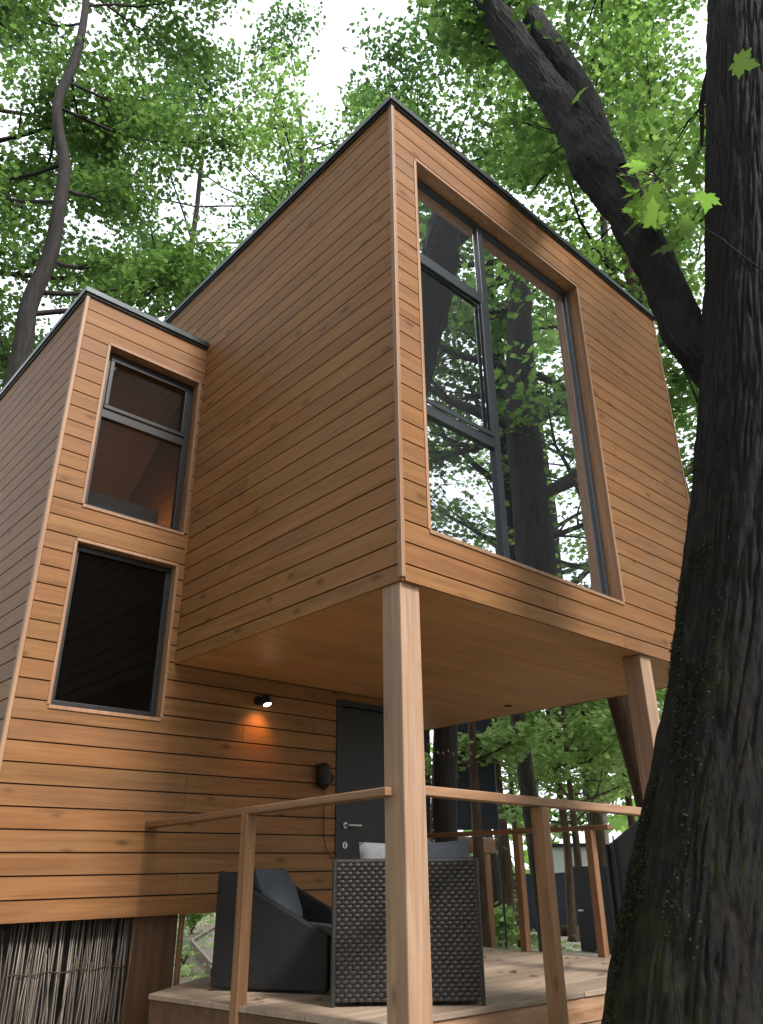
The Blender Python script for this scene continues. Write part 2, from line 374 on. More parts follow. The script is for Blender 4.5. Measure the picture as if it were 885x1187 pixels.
WBIG = (.245, 2.385, 2.535, 5.655)
WUP = (-.910, -.048, 3.275, 4.795)
WLO = (-.910, -.075, 1.735, 2.972)
DOOR = (1.655, 2.56, 0.0, 2.095)
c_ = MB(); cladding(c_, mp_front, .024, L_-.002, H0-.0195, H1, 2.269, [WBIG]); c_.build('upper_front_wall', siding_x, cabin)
c_ = MB(); cladding(c_, mp_uleft, .003, YB, H0-.0195, H1, 2.269, [(D_, YB+1, 0, H2+.02)]); c_.build('upper_side_wall', siding_y_bright, cabin)
c_ = MB(); cladding(c_, mp_uright, .022, YB, H0-.0195, H1, 2.269, []); c_.build('upper_side_wall', siding_y_bright, cabin)
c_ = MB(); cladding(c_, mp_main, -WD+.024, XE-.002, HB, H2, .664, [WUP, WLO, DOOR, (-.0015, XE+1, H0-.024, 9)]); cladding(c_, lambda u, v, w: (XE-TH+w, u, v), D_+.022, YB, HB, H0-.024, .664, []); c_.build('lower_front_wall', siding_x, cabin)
c_ = MB(); cladding(c_, mp_lleft, D_+.003, YB, HB, H2, .664, []); c_.build('lower_side_wall', siding_y_bright, cabin)
# structural core behind the boards
k_ = MB()
core(k_, mp_front, .12, L_-.12, H0+.03, H1-.02, [WBIG]); core(k_, mp_uleft, .02, YB-.02, H0+.03, H1-.02, [(D_-.02, YB+1, 0, H2-.1)]); core(k_, mp_uright, .02, YB-.02, H0+.03, H1-.02, [])
core(k_, mp_main, -WD+.12, -.0, HB+.03, H2-.02, [WUP, WLO]); core(k_, mp_main, 0., XE-.02, HB+.03, H0-.03, [DOOR]); core(k_, mp_main, 1.44, XE-.02, 0.02, HB+.027, [DOOR]); k_.box((XE-.12, D_+.13, HB+.11), (XE-.02, YB-.13, H0-.03)); core(k_, mp_lleft, D_+.02, YB-.02, HB+.03, H2-.02, [])
k_.box((-WD+.02, YB-.12, HB+.03), (XE-.02, YB-.02, H1-.02)); k_.box((XE-.02, YB-.12, H0+.03), (L_-.02, YB-.02, H1-.02))
k_.box((-WD+.03, D_+.02, HB+.032), (XE-.03, YB-.03, HB+.10))          # lower floor underside
k_.build('wall_core', backing, cabin)
# inner lining, floors and ceilings (seen dimly through the panes)
k_ = MB()
k_.box((.14, YB-.15, H0+.2), (L_-.14, YB-.125, H1-.2)); k_.box((.125, .14, H0+.1), (L_-.125, YB-.125, H0+.19))
k_.box((.125, .14, H1-.19), (L_-.125, YB-.125, H1-.1)); k_.box((L_-.150, .14, H0+.2), (L_-.124, YB-.16, H1-.2))
k_.box((-WD+.125, D_+1.9, 3.17), (.115, D_+1.95, 5.02)); k_.box((-WD+.125, D_+.12, 3.05), (.115, D_+1.9, 3.16)); k_.box((-WD+.125, D_+.12, 5.03), (.115, D_+1.95, 5.1))
k_.box((-WD+.125, D_+.12, 3.17), (-WD+.14, D_+1.89, 5.02)); k_.box((.09, D_+.12, 3.17), (.115, D_+1.89, 5.02))
# sloping boarded ceiling in the loft room
k_.add([(-WD+.15, D_+.5, 5.02), (.08, D_+.5, 5.02), (.08, D_+1.88, 3.9), (-WD+.15, D_+1.88, 3.9)], [(0, 1, 2, 3)])
k_.build('inner_lining', inside_w, cabin)
# underside of the jutting box: big plywood sheets
k_ = MB()
ys = .0195
while ys < 2.59:
    y2 = min(ys+.1445, 2.598); cut = random.uniform(1.2, 2.8)
    for x0, x1 in ((.021, cut), (cut+.001, L_-.0215)): k_.box((x0, ys+.0009, H0-.018+random.uniform(0, .0012)), (x1, y2-.0009, H0-.001))
    ys = y2
k_.box((.02, .02, H0+.001), (L_-.02, 2.598, H0+.012)); k_.box((XE+.004, 2.6, H0-.018), (L_-.0215, YB-.02, H0+.012))
so = k_.build('soffit', soffit_m, cabin)
# corner strips
for lo_, hi_ in (((-.009, -.009, H0-.004), (.022, .03, H1)), ((L_-.006, -.008, H0-.003), (L_+.024, .018, H1)), ((-WD-.009, D_-.009, HB-.003), (-WD+.022, D_+.03, H2))):
    k_ = MB(); k_.box(lo_, hi_); k_.build('corner_strip', trim_w, cabin, bevel=.004)
# roof edges
k_ = MB()
def edge(mb, x0, y0, x1, y1, z):
    mb.box((x0, y0, z-.022), (x1, y1, z+.028)); mb.box((x0+.012, y0+.012, z+.028), (x1-.012, y1-.012, z+.04))
edge(k_, -.035, -.035, L_+.035, YB+.03, H1+.012); k_.box((-.018, -.018, H1-.03), (L_+.018, YB, H1+.011))
edge(k_, -WD-.035, D_-.035, -.004, YB+.03, H2+.012); k_.box((-WD-.018, D_-.018, H2-.03), (-.006, YB, H2+.011))
k_.build('roof_edge', roofm, cabin, bevel=.004)

def window(op, mp, dep, name_glass, fw_, mull=(), trans=(), sash=None, fm=None):
    u0, u1, v0, v1 = op
    k = MB(); t = .022; o_ = TH+.010
    # casing strips round the opening, standing proud of the boards, and the deep reveal behind them
    for a in ((u0-t*.4, u1+t*.4, v1-.004, v1+t), (u0-t*.4, u1+t*.4, v0-t, v0+.004)): k.box((a[0], a[2], -.0), (a[1], a[3], o_), None, mp)
    for a in ((u0-t, u0+.004), (u1-.004, u1+t)): k.box((a[0], v0+.005, -.0), (a[1], v1-.005, o_-.002), None, mp)
    w = k.build('window', trim_w, cabin, bevel=.003)
    k = MB(); z0 = -dep-.07
    k.box((u0-.006, v1-.006, z0), (u1+.006, v1+.02, -.001), None, mp); k.box((u0-.006, v0-.02, z0), (u1+.006, v0+.006, -.001), None, mp)
    k.box((u0-.02, v0+.007, z0), (u0+.006, v1-.007, -.001), None, mp); k.box((u1-.006, v0+.007, z0), (u1+.02, v1-.007, -.001), None, mp)
    k.build('reveal', reveal_w, w)
    k = MB(); f = fw_; a0, a1, b0, b1 = u0+.007, u1-.007, v0+.007, v1-.007
    F0, F1 = -dep-.05, -dep+.005
    k.box((a0, b1-f, F0), (a1, b1, F1), None, mp); k.box((a0, b0, F0), (a1, b0+f, F1), None, mp)
    k.box((a0, b0+f, F0), (a0+f, b1-f, F1), None, mp); k.box((a1-f, b0+f, F0), (a1, b1-f, F1), None, mp)
    for (m0, m1, q0, q1) in mull: k.box((m0, q0, F0), (m1, q1, F1+.004), None, mp)
    for (q0, q1, m0, m1) in trans: k.box((m0, q0, F0), (m1, q1, F1+.002), None, mp)
    if sash:
        for (s0, s1, h0, h1) in sash:
            e = .035
            k.box((s0, h1-e, F1+.003), (s1, h1, F1+.016), None, mp); k.box((s0, h0, F1+.003), (s1, h0+e, F1+.016), None, mp)
            k.box((s0, h0+e, F1+.003), (s0+e, h1-e, F1+.016), None, mp); k.box((s1-e, h0+e, F1+.003), (s1, h1-e, F1+.016), None, mp)
    k.build('frame', fm or alu, w, bevel=.004)
    return w, (a0, a1, b0, b1), F0
def pane(w, mp, r, dep, m):
    k = MB(); k.box((r[0], r[2], -dep-.030), (r[1], r[3], -dep-.018), None, mp); k.build('pane', m, w)
dep = .085
MU0, MU1 = 1.065, 1.135
T1, T2 = (4.80, 4.875), (3.455, 3.535)
wb, rr, _ = window(WBIG, mp_front, dep, '', .045, [(MU0, MU1, WBIG[2]+.05, WBIG[3]-.05)], [(T1[0], T1[1], WBIG[0]+.05, MU0), (T2[0], T2[1], WBIG[0]+.05, MU0)],
                    [(WBIG[0]+.055, MU0-.004, T2[1]+.003, T1[0]-.003)])
e = .052
for r in ((rr[0]+.045, MU0, rr[2]+.045, T2[0]), (rr[0]+.045, MU0, T2[1], T1[0]), (rr[0]+.045, MU0, T1[1], rr[3]-.045), (MU1, rr[1]-.045, rr[2]+.045, rr[3]-.045)):
    pane(wb, mp_front, r, dep, glass_big)
wu, rr, _ = window(WUP, mp_main, .07, '', .05, [], [(4.14, 4.22, WUP[0]+.05, WUP[1]-.05)], [(WUP[0]+.055, WUP[1]-.055, 4.223, WUP[3]-.06)], alu_dark)
pane(wu, mp_main, (rr[0]+.05, rr[1]-.05, rr[2]+.05, 4.14), .07, glass_side); pane(wu, mp_main, (rr[0]+.05, rr[1]-.05, 4.22, rr[3]-.05), .07, glass_side)
wl, rr, _ = window(WLO, mp_main, .05, '', .045, fm=alu_dark)
pane(wl, mp_main, (rr[0]+.045, rr[1]-.045, rr[2]+.045, rr[3]-.045), .05, glass_low)
k_ = MB(); k_.box((WLO[0]+.03, WLO[2]+.03, -.155), (WLO[1]-.03, WLO[3]-.03, -.145), None, mp_main); k_.build('blind', blind_m, wl)

# door
k_ = MB(); u0, u1, v0, v1 = DOOR
k_.box((u0+.055, .03, -.05), (u1-.055, v1-.055, -.012), None, mp_main)
dr = k_.build('door', doorm, cabin, bevel=.003)
k_ = MB(); k_.box((u0, v1-.05, -.08), (u1, v1, .03), None, mp_main); k_.box((u0, .0, -.08), (u0+.05, v1-.052, .03), None, mp_main); k_.box((u1-.05, .0, -.08), (u1, v1-.052, .03), None, mp_main)
k_.build('door_frame', doorm, dr, bevel=.003)
hx, hz = 1.79, 1.025; yf = D_+TH+.012
k_ = MB(); k_.tube([(hx, yf, hz), (hx, yf-.012, hz)], .026, 20); k_.tube([(hx, yf-.012, hz), (hx, yf-.055, hz)], .011, 12)
k_.tube([(hx-.008, yf-.055, hz), (hx+.06, yf-.057, hz), (hx+.145, yf-.055, hz-.002)], .0115, 12); k_.build('handle', steel, dr, smooth=False, bevel=.002)
k_ = MB(); k_.tube([(hx-.003, yf, .865), (hx-.003, yf-.01, .865)], .027, 20); k_.build('lock_plate', steel, dr)
k_ = MB(); k_.box((hx-.009, yf-.012, .845), (hx+.003, yf-.0101, .885)); k_.build('keyhole', blackm, dr)

# lamp on the wall above the porch, lit
lp = Vector((.80, D_, 1.975))
sp = thing('wall_spotlight', 'small lit wall spotlight glowing below the overhang beside the door', 'wall lamp', lp)
k_ = MB(); k_.tube([lp+Vector((0, .0, .0)), lp+Vector((0, -.02, 0))], .04, 20); k_.tube([lp+Vector((0, -.02, 0)), lp+Vector((0, -.10, 0.005))], .012, 10); k_.build('mount', blackm, sp)
hd0 = lp+Vector((0, -.10, .035)); hd1 = lp+Vector((0.01, -.125, -.045))
k_ = MB(); k_.tube([hd0, hd0.lerp(hd1, .5), hd1], [.026, .032, .036], 20, True); k_.build('lamp_head', blackm, sp, smooth=False)
k_ = MB(); dd = (hd1-hd0).normalized(); k_.tube([hd1+dd*.001, hd1+dd*.008], [.032, .026], 20); k_.build('bulb', lamp_on, sp)
ld = bpy.data.lights.new('spot glow', 'SPOT'); ld.energy = 2.0; ld.color = (1, .40, .10); ld.spot_size = R(100); ld.spot_blend = 1.0; ld.shadow_soft_size = .03
lo = bpy.data.objects.new('spot_glow', ld); COL.objects.link(lo); lo.location = hd1+dd*.03
tgt = Vector((.79, D_, 1.70)); lo.rotation_euler = (tgt-lo.location).to_track_quat('-Z', 'Y').to_euler()

# recessed downlight in the soffit
q = CAM+(fw*F+rt*(589-442.5)-up*(818-593.5))*((H0-.018-CAM.z)/(fw*F+rt*(589-442.5)-up*(818-593.5)).z)
dl = thing('recessed_downlight', 'small dark round downlight set into the plywood underside of the overhang', 'ceiling lamp', q)
k_ = MB(); k_.tube([q+Vector((0, 0, .0)), q+Vector((0, 0, -.006))], [.05, .045], 24); k_.build('ring', simple('bronze ring', (.10, .06, .035), .4, .5), dl)
k_ = MB(); k_.tube([q+Vector((0, 0, -.0061)), q+Vector((0, 0, -.0075))], .033, 20); k_.build('lens', blackm, dl)

# wall fixture beside the door with its dangling cord
fx = Vector((1.47, D_, 1.41))
wf = thing('wall_lantern', 'small black wall fixture with a dangling cord on the cladding left of the door', 'wall fixture', fx)
k_ = MB(); k_.tube([fx+Vector((0, .0, -.09)), fx+Vector((0, 0, .10))], .035, 8)
prof = [(.105, .02), (.085, .052), (.03, .06), (-.02, .066), (-.07, .058), (-.10, .03), (-.115, .012)]
k_.tube([fx+Vector((0, -.07, h)) for h, r in prof], [r for h, r in prof], 16); k_.tube([fx+Vector((.055, -.07, .03)), fx+Vector((.085, -.085, -.01)), fx+Vector((.075, -.08, -.05))], .018, 8)
k_.build('housing', blackm, wf)
k_ = MB(); k_.tube([fx+Vector((.03, -.03, -.10)), (1.515, D_-.02, 1.1), (1.52, D_-.02, .93), (1.545, D_-.025, .83), (1.60, D_-.02, .775), (1.635, D_-.02, .76)], .005, 6); k_.build('cord', cordm, wf)

# support posts under the jutting box
def post(x, y, w=.155, z0=GZ, z1=H0-.019, m=post_w, name='support_post'):
    k = MB(); k.box((x, y, z0), (x+w, y+w, z1)); return k.build(name, m, cabin, bevel=.008)
post(.012, .03); post(2.575, .03)
post(-WD+.02, D_+.25, .2, GZ, HB+.03, beamz_m); post(-.05, D_+.12, .35, GZ, HB+.03, beamz_m); post(.31, D_+.10, .035, GZ, HB+.03, rail_z); post(-WD+.05, YB-.4, .2, GZ, HB+.03, beamz_m); post(XE-.25, D_+.15, .2, GZ, HB+.03, beamz_m)

# room contents glimpsed through the panes
k_ = MB(); k_.box((.31, .32, H0+.19), (.53, .40, 3.08)); o = k_.build('chair_back', cush_pale, bevel=.02)
tag(o, 'pale upholstered chair back just inside the big window, lower left pane', 'chair')
def cushion(name, c, ax, ay, az, w, h, t, m, parent=None, n=14, p=2.4, sag=.0):
    c = Vector(c); ax = Vector(ax).normalized(); ay = Vector(ay); ay = (ay-ax*ay.dot(ax)).normalized(); nz = ax.cross(ay)
    vs = []; fs = []
    for s in (1, -1):
        for j in range(n+1):
            for i in range(n+1):
                a = i/n*2-1; b = j/n*2-1
                e = max(0, (1-abs(a)**p))*max(0, (1-abs(b)**p))
                pin = 1-.07*(1-abs(a*b)) if max(abs(a), abs(b)) > .99 else 1-.035*(1-abs(a*b))*max(abs(a), abs(b))**4
                wr = noise.noise(Vector((a*2.2+c.x*5, b*2.2, s)))*.06*t
                vs.append(c+ax*(a*w/2*pin)+ay*(b*h/2*pin)+nz*(s*(t/2*e**.5+wr*(e > 0)))-Vector((0, 0, sag*e)))
    q = (n+1)**2
    for j in range(n):
        for i in range(n):
            a = j*(n+1)+i; fs.append((a, a+1, a+n+2, a+n+1)); fs.append((q+a, q+a+n+1, q+a+n+2, q+a+1))
    k = MB(); k.add(vs, fs); o = k.build(name, m, parent, smooth=True); return o
o = cushion('pillow', (-.50, D_+.30, 3.38), (1, 0, 0), (0, .35, 1), None, .76, .44, .16, cush_pale)
tag(o, 'grey pillow propped inside the upper small window', 'pillow')
k_ = MB(); k_.tube([(-.27, D_+.62, 3.36), (-.27, D_+.62, 3.46), (-.27, D_+.62, 3.53)], [.05, .06, .035], 16)
o = k_.build('bedside_lamp', emis('inner lamp', (1, .45, .14), 30)); tag(o, 'dim warm lamp glowing inside the upper small window', 'lamp')

# ------------------------------------------------------------------ reed screen under the low wing
rs = thing('reed_screen', 'screen of thin upright dry reeds hung under the cabin between dark timbers', 'reed screen', (-.6, D_+.12, GZ))
k_ = MB(); yR = D_+.13
x = -.85
while x < -.065:
    r = random.uniform(.0026, .0060); ln = random.uniform(-.045, .045); bow = random.uniform(-.012, .012); yy = yR+random.uniform(-.012, .012)
    k_.tube([(x, yy, GZ), (x+ln*.4+bow, yy, -.4), (x+ln*.7+bow, yy+.004, 0), (x+ln, yy, HB-.01)], [r, r*.95, r*.9, r*.75], 6); x += random.uniform(.007, .0165)
for q in range(26):
    x = random.uniform(-.84, -.09); ln = random.uniform(-.09, .09); r = random.uniform(.002, .0045)
    k_.tube([(x, yR-.012, GZ+random.uniform(0, .5)), (x+ln*.5+.008, yR-.016, -.1), (x+ln, yR-.010, HB-.02-random.uniform(0, .25))], [r, r, r*.6], 5)
k_.build('reeds', reed_m, rs, smooth=True)
k_ = MB()
for z in (-.62, -.22, .10): k_.tube([(-.86+i*.0415, yR-.014+.004*math.sin(i*2.), z+.006*math.sin(i*1.3)) for i in range(20)], .004, 5)
k_.build('binding_wire', cordm, rs)
k_ = MB(); k_.box((-1.10, D_+.2, GZ), (-.04, D_+.24, HB+.02)); k_.build('back_panel', simple('black membrane', (.015, .014, .014), .9), rs)

# ------------------------------------------------------------------ deck
deck = thing('timber_deck', 'weathered board deck with slim wooden handrails under the overhang', 'deck', (1.5, 1.4, GZ))
DP = [(-.19, 2.12), (.10, .375), (1.9, .225), (3.38, .10), (3.42, 2.585), (.45, 2.585)]
def clip(poly, y0, y1):
    def cut(P, f):
        o = []
        for i in range(len(P)):
            a, b = P[i], P[(i+1) % len(P)]; fa, fb = f(a), f(b)
            if fa >= 0: o.append(a)
            if fa*fb < 0: t = fa/(fa-fb); o.append((a[0]+(b[0]-a[0])*t, a[1]+(b[1]-a[1])*t))
        return o
    return cut(cut(poly, lambda p: p[1]-y0), lambda p: y1-p[1])
k_ = MB(); y = .10
while y < 2.58:
    P = clip(DP, y+.0025, min(y+.1425, 2.584))
    if len(P) > 2: k_.prism(P[::-1], -.028, random.uniform(-.0015, 0))
    y += .145
P = [(DP[3][0], .10), (3.42, .1), (4.2, 4.6), (3.79, 4.6), (3.79, 2.6)]
k_.build('boards', deck_m, deck, bevel=.002)
k_ = MB()
def fascia(mb, a, b, off, z0, z1, t=.03):
    a = Vector((*a, 0)); b = Vector((*b, 0)); d = (b-a).normalized(); nrm = Vector((d.y, -d.x, 0))
    for i, (q0, q1) in enumerate(((z0, z1-.135), (z1-.128, z1))):
        mb.bar(a+nrm*(-t/2-off)+Vector((0, 0, (q0+q1)/2)), b+nrm*(-t/2-off)+Vector((0, 0, (q0+q1)/2)), t, q1-q0)
fascia(k_, DP[1], DP[2], .012, -.30, -.032); fascia(k_, DP[2], DP[3], .012, -.30, -.032); k_.build('front_fascia', rail_x, deck, bevel=.004)
k_ = MB(); fascia(k_, DP[0], DP[1], .012, -.30, -.032); k_.build('side_fascia', beam_m, deck, bevel=.004)
k_ = MB()
for yy in (.75, 1.5, 2.3): k_.box((.1 if yy < 1 else .0 if yy < 2 else .4, yy, -.27), (3.3, yy+.09, -.06))
for xx, yy in ((.25, .6), (1.8, .55), (3.1, .45), (.1, 1.6), (1.8, 2.2), (3.2, 2.2)): k_.box((xx, yy+.15, GZ), (xx+.11, yy+.26, -.275))
k_.build('joists', beam_m, deck)
def rpost(a, z0, z1, w=.07, d=.07, tilt=(0, 0)):
    k = MB(); k.bar((a[0], a[1], z0), (a[0]+tilt[0], a[1]+tilt[1], z1), w, d, (0, 1, 0)); return k.build('railing_post', rail_z, deck, bevel=.005)
def rail(a, b, m, w=.09, h=.042):
    k = MB(); k.bar(a, b, w, h); return k.build('handrail', m, deck, bevel=.006)
# left rail, front rail, far rail
rail((.006, .12, 1.046), (-.055, 2.60, .985), rail_y); rpost((-.035, 1.36), -.30, 1.0)
rail((.168, .105, 1.058), (2.574, .03, 1.012), rail_x, .085, .05); rpost((1.16, .06), -.30, 1.008, .072, .085)
rail((3.44, 1.02, .985), (3.30, 4.6, .975), rail_y, .10, .04); rpost((3.385, 1.20), -.3, .965); rpost((3.345, 1.965), -.3, .96); rpost((3.33, 3.2), -.3, .958); rpost((3.30, 4.5), GZ, .957)

# ------------------------------------------------------------------ seats on the deck
ux = Vector((.735, -.678, 0)); uy = Vector((.678, .735, 0))       # along the back, away from the camera
o0 = Vector((.275, .91, 0)); CW, CDp, CH = .835, .60, .735
ch = thing('wicker_armchair', 'tall grey brown wicker armchair turned away, directly behind the corner post', 'armchair', o0+ux*CW/2+uy*CDp/2)
def cmap(a, b, z): return o0+ux*a+uy*b+Vector((0, 0, z))
k_ = MB()
k_.box((.012, .012, .03), (CW-.012, .10, CH-.012), None, cmap); k_.box((.012, .10, .03), (.11, CDp, .60), None, cmap); k_.box((CW-.11, .10, .03), (CW-.012, CDp, .60), None, cmap); k_.box((.11, .10, .06), (CW-.11, CDp-.01, .33), None, cmap)
k_.build('core', wick_core, ch)
def weave(mb, org, du, nrm, width, height, cell=.044, rh=.0215):
    n = round(width/cell); cell = width/n; rows = int(height/rh); rh = height/rows
    for j in range(rows):
        off = (j % 2)*.5
        for i in range(-1, n+1):
            a0 = (i+off)*cell; a1 = a0+cell
            a0, a1 = max(a0, 0), min(a1, width)
            if a1-a0 < .01: continue
            lo = j*rh+rh*.06+random.uniform(-.0008, .0008); hi = (j+1)*rh-rh*.06
            vs = []; full = a1-a0 > cell*.8
            for t in (0, .18, .5, .82, 1):
                bul = .009*random.uniform(.8, 1.2)*math.sin(math.pi*t) if full else .006
                p = org+du*(a0+(a1-a0)*t)
                for v, bb in ((lo, 0), ((lo+hi)/2, .004), (hi, 0)): vs.append(p+Vector((0, 0, v))+nrm*(bul+bb+.001))
            fs = [(q*3+w, q*3+w+3, q*3+w+4, q*3+w+1) for q in range(4) for w in range(2)]
            mb.add(vs, fs)
k_ = MB(); weave(k_, cmap(0, .012, .02), ux, -uy, CW, CH-.04); k_.build('wicker_back', wicker_m, ch, smooth=True)
k_ = MB(); weave(k_, cmap(.012, CDp, .02), -uy, -ux, CDp, .58); k_.build('wicker_arm', wicker_m, ch, smooth=True)
k_ = MB(); weave(k_, cmap(CW-.012, 0.01, .02), uy, ux, CDp, .58); k_.build('wicker_arm', wicker_m, ch, smooth=True)
k_ = MB(); k_.tube([cmap(.0, .02, CH-.012), cmap(CW, .02, CH-.012)], .016, 10); k_.tube([cmap(.0, .1, CH-.012), cmap(CW, .1, CH-.012)], .014, 10)
k_.box((0, .02, CH-.03), (CW, .1, CH-.004), None, cmap)
for a in (.003, CW-.003): k_.tube([cmap(a, .008, .0), cmap(a, .008, CH)], .013, 8)
k_.build('rim', wicker_m, ch, smooth=False)
cushion('seat_cushion', cmap(CW/2, .36, .39), ux, uy, None, .58, .5, .13, cush_dark, ch)
o = cushion('cushion', cmap(.36, .19, .635), ux, uy*.3+Vector((0, 0, 1)), None, .44, .42, .14, cush_pale); tag(o, 'pale grey cushion poking above the wicker back, left of the corner post', 'cushion')
o = cushion('cushion', cmap(.64, .2, .63), ux, uy*.25+Vector((0, 0, 1)), None, .36, .44, .14, cush_blue); tag(o, 'slate blue cushion poking above the wicker back, right of the corner post', 'cushion')

l0 = Vector((.150, 1.975, 0)); lx = Vector((.40, -.75, 0)).normalized(); ly = Vector((.83, .42, 0)).normalized()
ln = thing('lounge_chair', 'low charcoal rattan lounge chair with sloping solid sides, against the cladding', 'lounge chair', l0+lx*.4+ly*.3)
side = [(0, .0), (.80, .0), (.80, .30), (.40, .49), (.06, .66), (0.0, .67)]
def lmap(o):
    return lambda a, z, b: l0+lx*a+ly*(b+o)+Vector((0, 0, z+.012))
for off in (0, .60):
    k_ = MB(); k_.prism(side, 0, .06, None, lmap(off)); k_.build('arm', lounge_m, ln, bevel=.012)
k_ = MB(); k_.prism([(.02, .02), (.10, .02), (.10, .40), (.05, .65), (.02, .65)], .06, .60, None, lmap(0)); k_.build('backrest', lounge_m, ln, bevel=.01)
k_ = MB(); k_.prism([(.10, .06), (.76, .06), (.76, .24), (.10, .22)], .06, .60, None, lmap(0)); k_.build('seat', lounge_m, ln, bevel=.01)
q_ = lmap(0); cushion('seat_cushion', q_(.43, .29, .33), lx, ly, None, .62, .50, .12, cush_dark, ln)
o = cushion('scatter_cushion', q_(.33, .50, .24), ly, Vector((0, 0, 1))-lx*.45, None, .42, .40, .19, cush_blue); tag(o, 'slate grey scatter cushion leaning in the charcoal lounge chair', 'cushion')

# ------------------------------------------------------------------ trees
def curve(pts, n):
    P = [Vector(p[:3]) for p in pts]; rr = [p[3] for p in pts]; o = []; orr = []
    for i in range(len(P)-1):
        p0 = P[max(i-1, 0)]; p1 = P[i]; p2 = P[i+1]; p3 = P[min(i+2, len(P)-1)]
        for k in range(n):
            t = k/n
            o.append(.5*((2*p1)+(p2-p0)*t+(2*p0-5*p1+4*p2-p3)*t*t+(3*p1-p0-3*p2+p3)*t**3)); orr.append(rr[i]+(rr[i+1]-rr[i])*t)
    o.append(P[-1]); orr.append(rr[-1]); return o, orr

def limb(rg, bm, S, d, length, r0, sprays, steps=6, upb=.10, sub=2, spray_r=.6, wig=.16):
    p = Vector(S); d = Vector(d).normalized(); pts = [p.copy()]; rad = [r0]
    for i in range(steps):
        d = (d+Vector((rg.uniform(-wig, wig), rg.uniform(-wig, wig), upb*rg.uniform(.2, 1.4)))).normalized()
        p = p+d*(length/steps); pts.append(p.copy()); rad.append(r0*(1-(i+1)/steps)**.8+.006)
        if i >= 1:
            for s in range(sub):
                a = rg.choice((-1, 1))*rg.uniform(.5, 1.15)
                dd = (Matrix.Rotation(a, 3, 'Z') @ d); dd.z = dd.z*.6+rg.uniform(-.12, .25); dd.normalize()
                l2 = length*rg.uniform(.22, .42)*(1.15-.55*i/steps); q = p.copy(); tp = [q.copy()]; n2 = 3
                for j in range(n2):
                    dd = (dd+Vector((rg.uniform(-.25, .25), rg.uniform(-.25, .25), rg.uniform(-.10, .12)))).normalized()
                    q = q+dd*(l2/n2); tp.append(q.copy())
                    if j > 0 or rg.random() < .5: sprays.append((q.copy(), spray_r*rg.uniform(.7, 1.25)))
                r1 = max(.008, rad[-1]*.5); bm.tube(tp, [r1, r1*.75, r1*.5, .004], 5, False)
    sprays.append((p.copy(), spray_r)); bm.tube(pts, rad, 7, False)

def spray_points(sprays, per, rg, flat=.32):
    out_ = []
    for c, r in sprays:
        n = max(3, int(per*rg.uniform(.55, 1.4)))
        a = rg.uniform(0, 2*np.pi, n) if hasattr(rg, 'standard_normal') else None
        rad = r*np.sqrt(RNG.uniform(0, 1, n)); a = RNG.uniform(0, 2*np.pi, n)
        z = RNG.normal(0, flat*r*.5, n)-.18*rad
        out_.append(np.stack([c.x+rad*np.cos(a), c.y+rad*np.sin(a), c.z+z], 1))
    return np.concatenate(out_)

def tree(name, label, trunk, bark, leaf, limbs, zr, length, seed, per=16, size=.17, spray_r=.6, shape=LOBED, group=None, sub=2, upb=.1, elev=(.15, .8), tilt=.55, cone=.35, azr=(0, 2*math.pi), extra=None, nseg=10, cat='tree'):
    rg = random.Random(seed)
    base = Vector(trunk[0][:3]); t = thing(name, label, cat, base, group)
    P, rr = curve(trunk, 5)
    for i in range(len(P)):
        P[i] = P[i]+Vector((noise.noise(P[i]*.5+Vector((seed, 0, 0))), noise.noise(P[i]*.5+Vector((0, seed, 5))), 0))*.12*min(1, i/4)
    k = MB(); k.tube(P, rr, nseg, True); k.build('trunk', bark, t, smooth=True)
    bm = MB(); sprays = []
    zt = P[-1].z; zb = P[0].z
    for i in range(limbs):
        f = zr[0]+(zr[1]-zr[0])*((i+.5)/limbs+rg.uniform(-.5, .5)/limbs)
        z = zb+(zt-zb)*f
        j = min(range(len(P)), key=lambda q: abs(P[q].z-z)); az = rg.uniform(*azr) if azr[1]-azr[0] < 6 else i*2.4+rg.uniform(-.5, .5); el = rg.uniform(*elev)
        l = length*rg.uniform(.65, 1.2)*(1-cone*max(0, (f-zr[0])/(zr[1]-zr[0]+1e-6)))
        limb(rg, bm, P[j], (math.cos(az)*math.cos(el), math.sin(az)*math.cos(el), math.sin(el)), l, max(.018, rr[j]*.33), sprays, 6, upb, sub, spray_r)
    if extra: extra(rg, bm, sprays)
    b = bm.build('branches', bark, t, smooth=True)
    lp_ = spray_points(sprays, per, rg)
    leaf_mesh('crown', leaf, lp_, size, shape, t, tilt, seed=seed)
    return t, len(lp_)
def vtrunk(p, h, r, lean=(0, 0), z0=GZ-.1):
    return [(p[0], p[1], z0, r*1.35), (p[0]+lean[0]*.05, p[1]+lean[1]*.05, z0+.5, r), (p[0]+lean[0]*.4, p[1]+lean[1]*.4, z0+h*.4, r*.82), (p[0]+lean[0]*.75, p[1]+lean[1]*.75, z0+h*.75, r*.5), (p[0]+lean[0], p[1]+lean[1], z0+h, .04)]
NL = 0
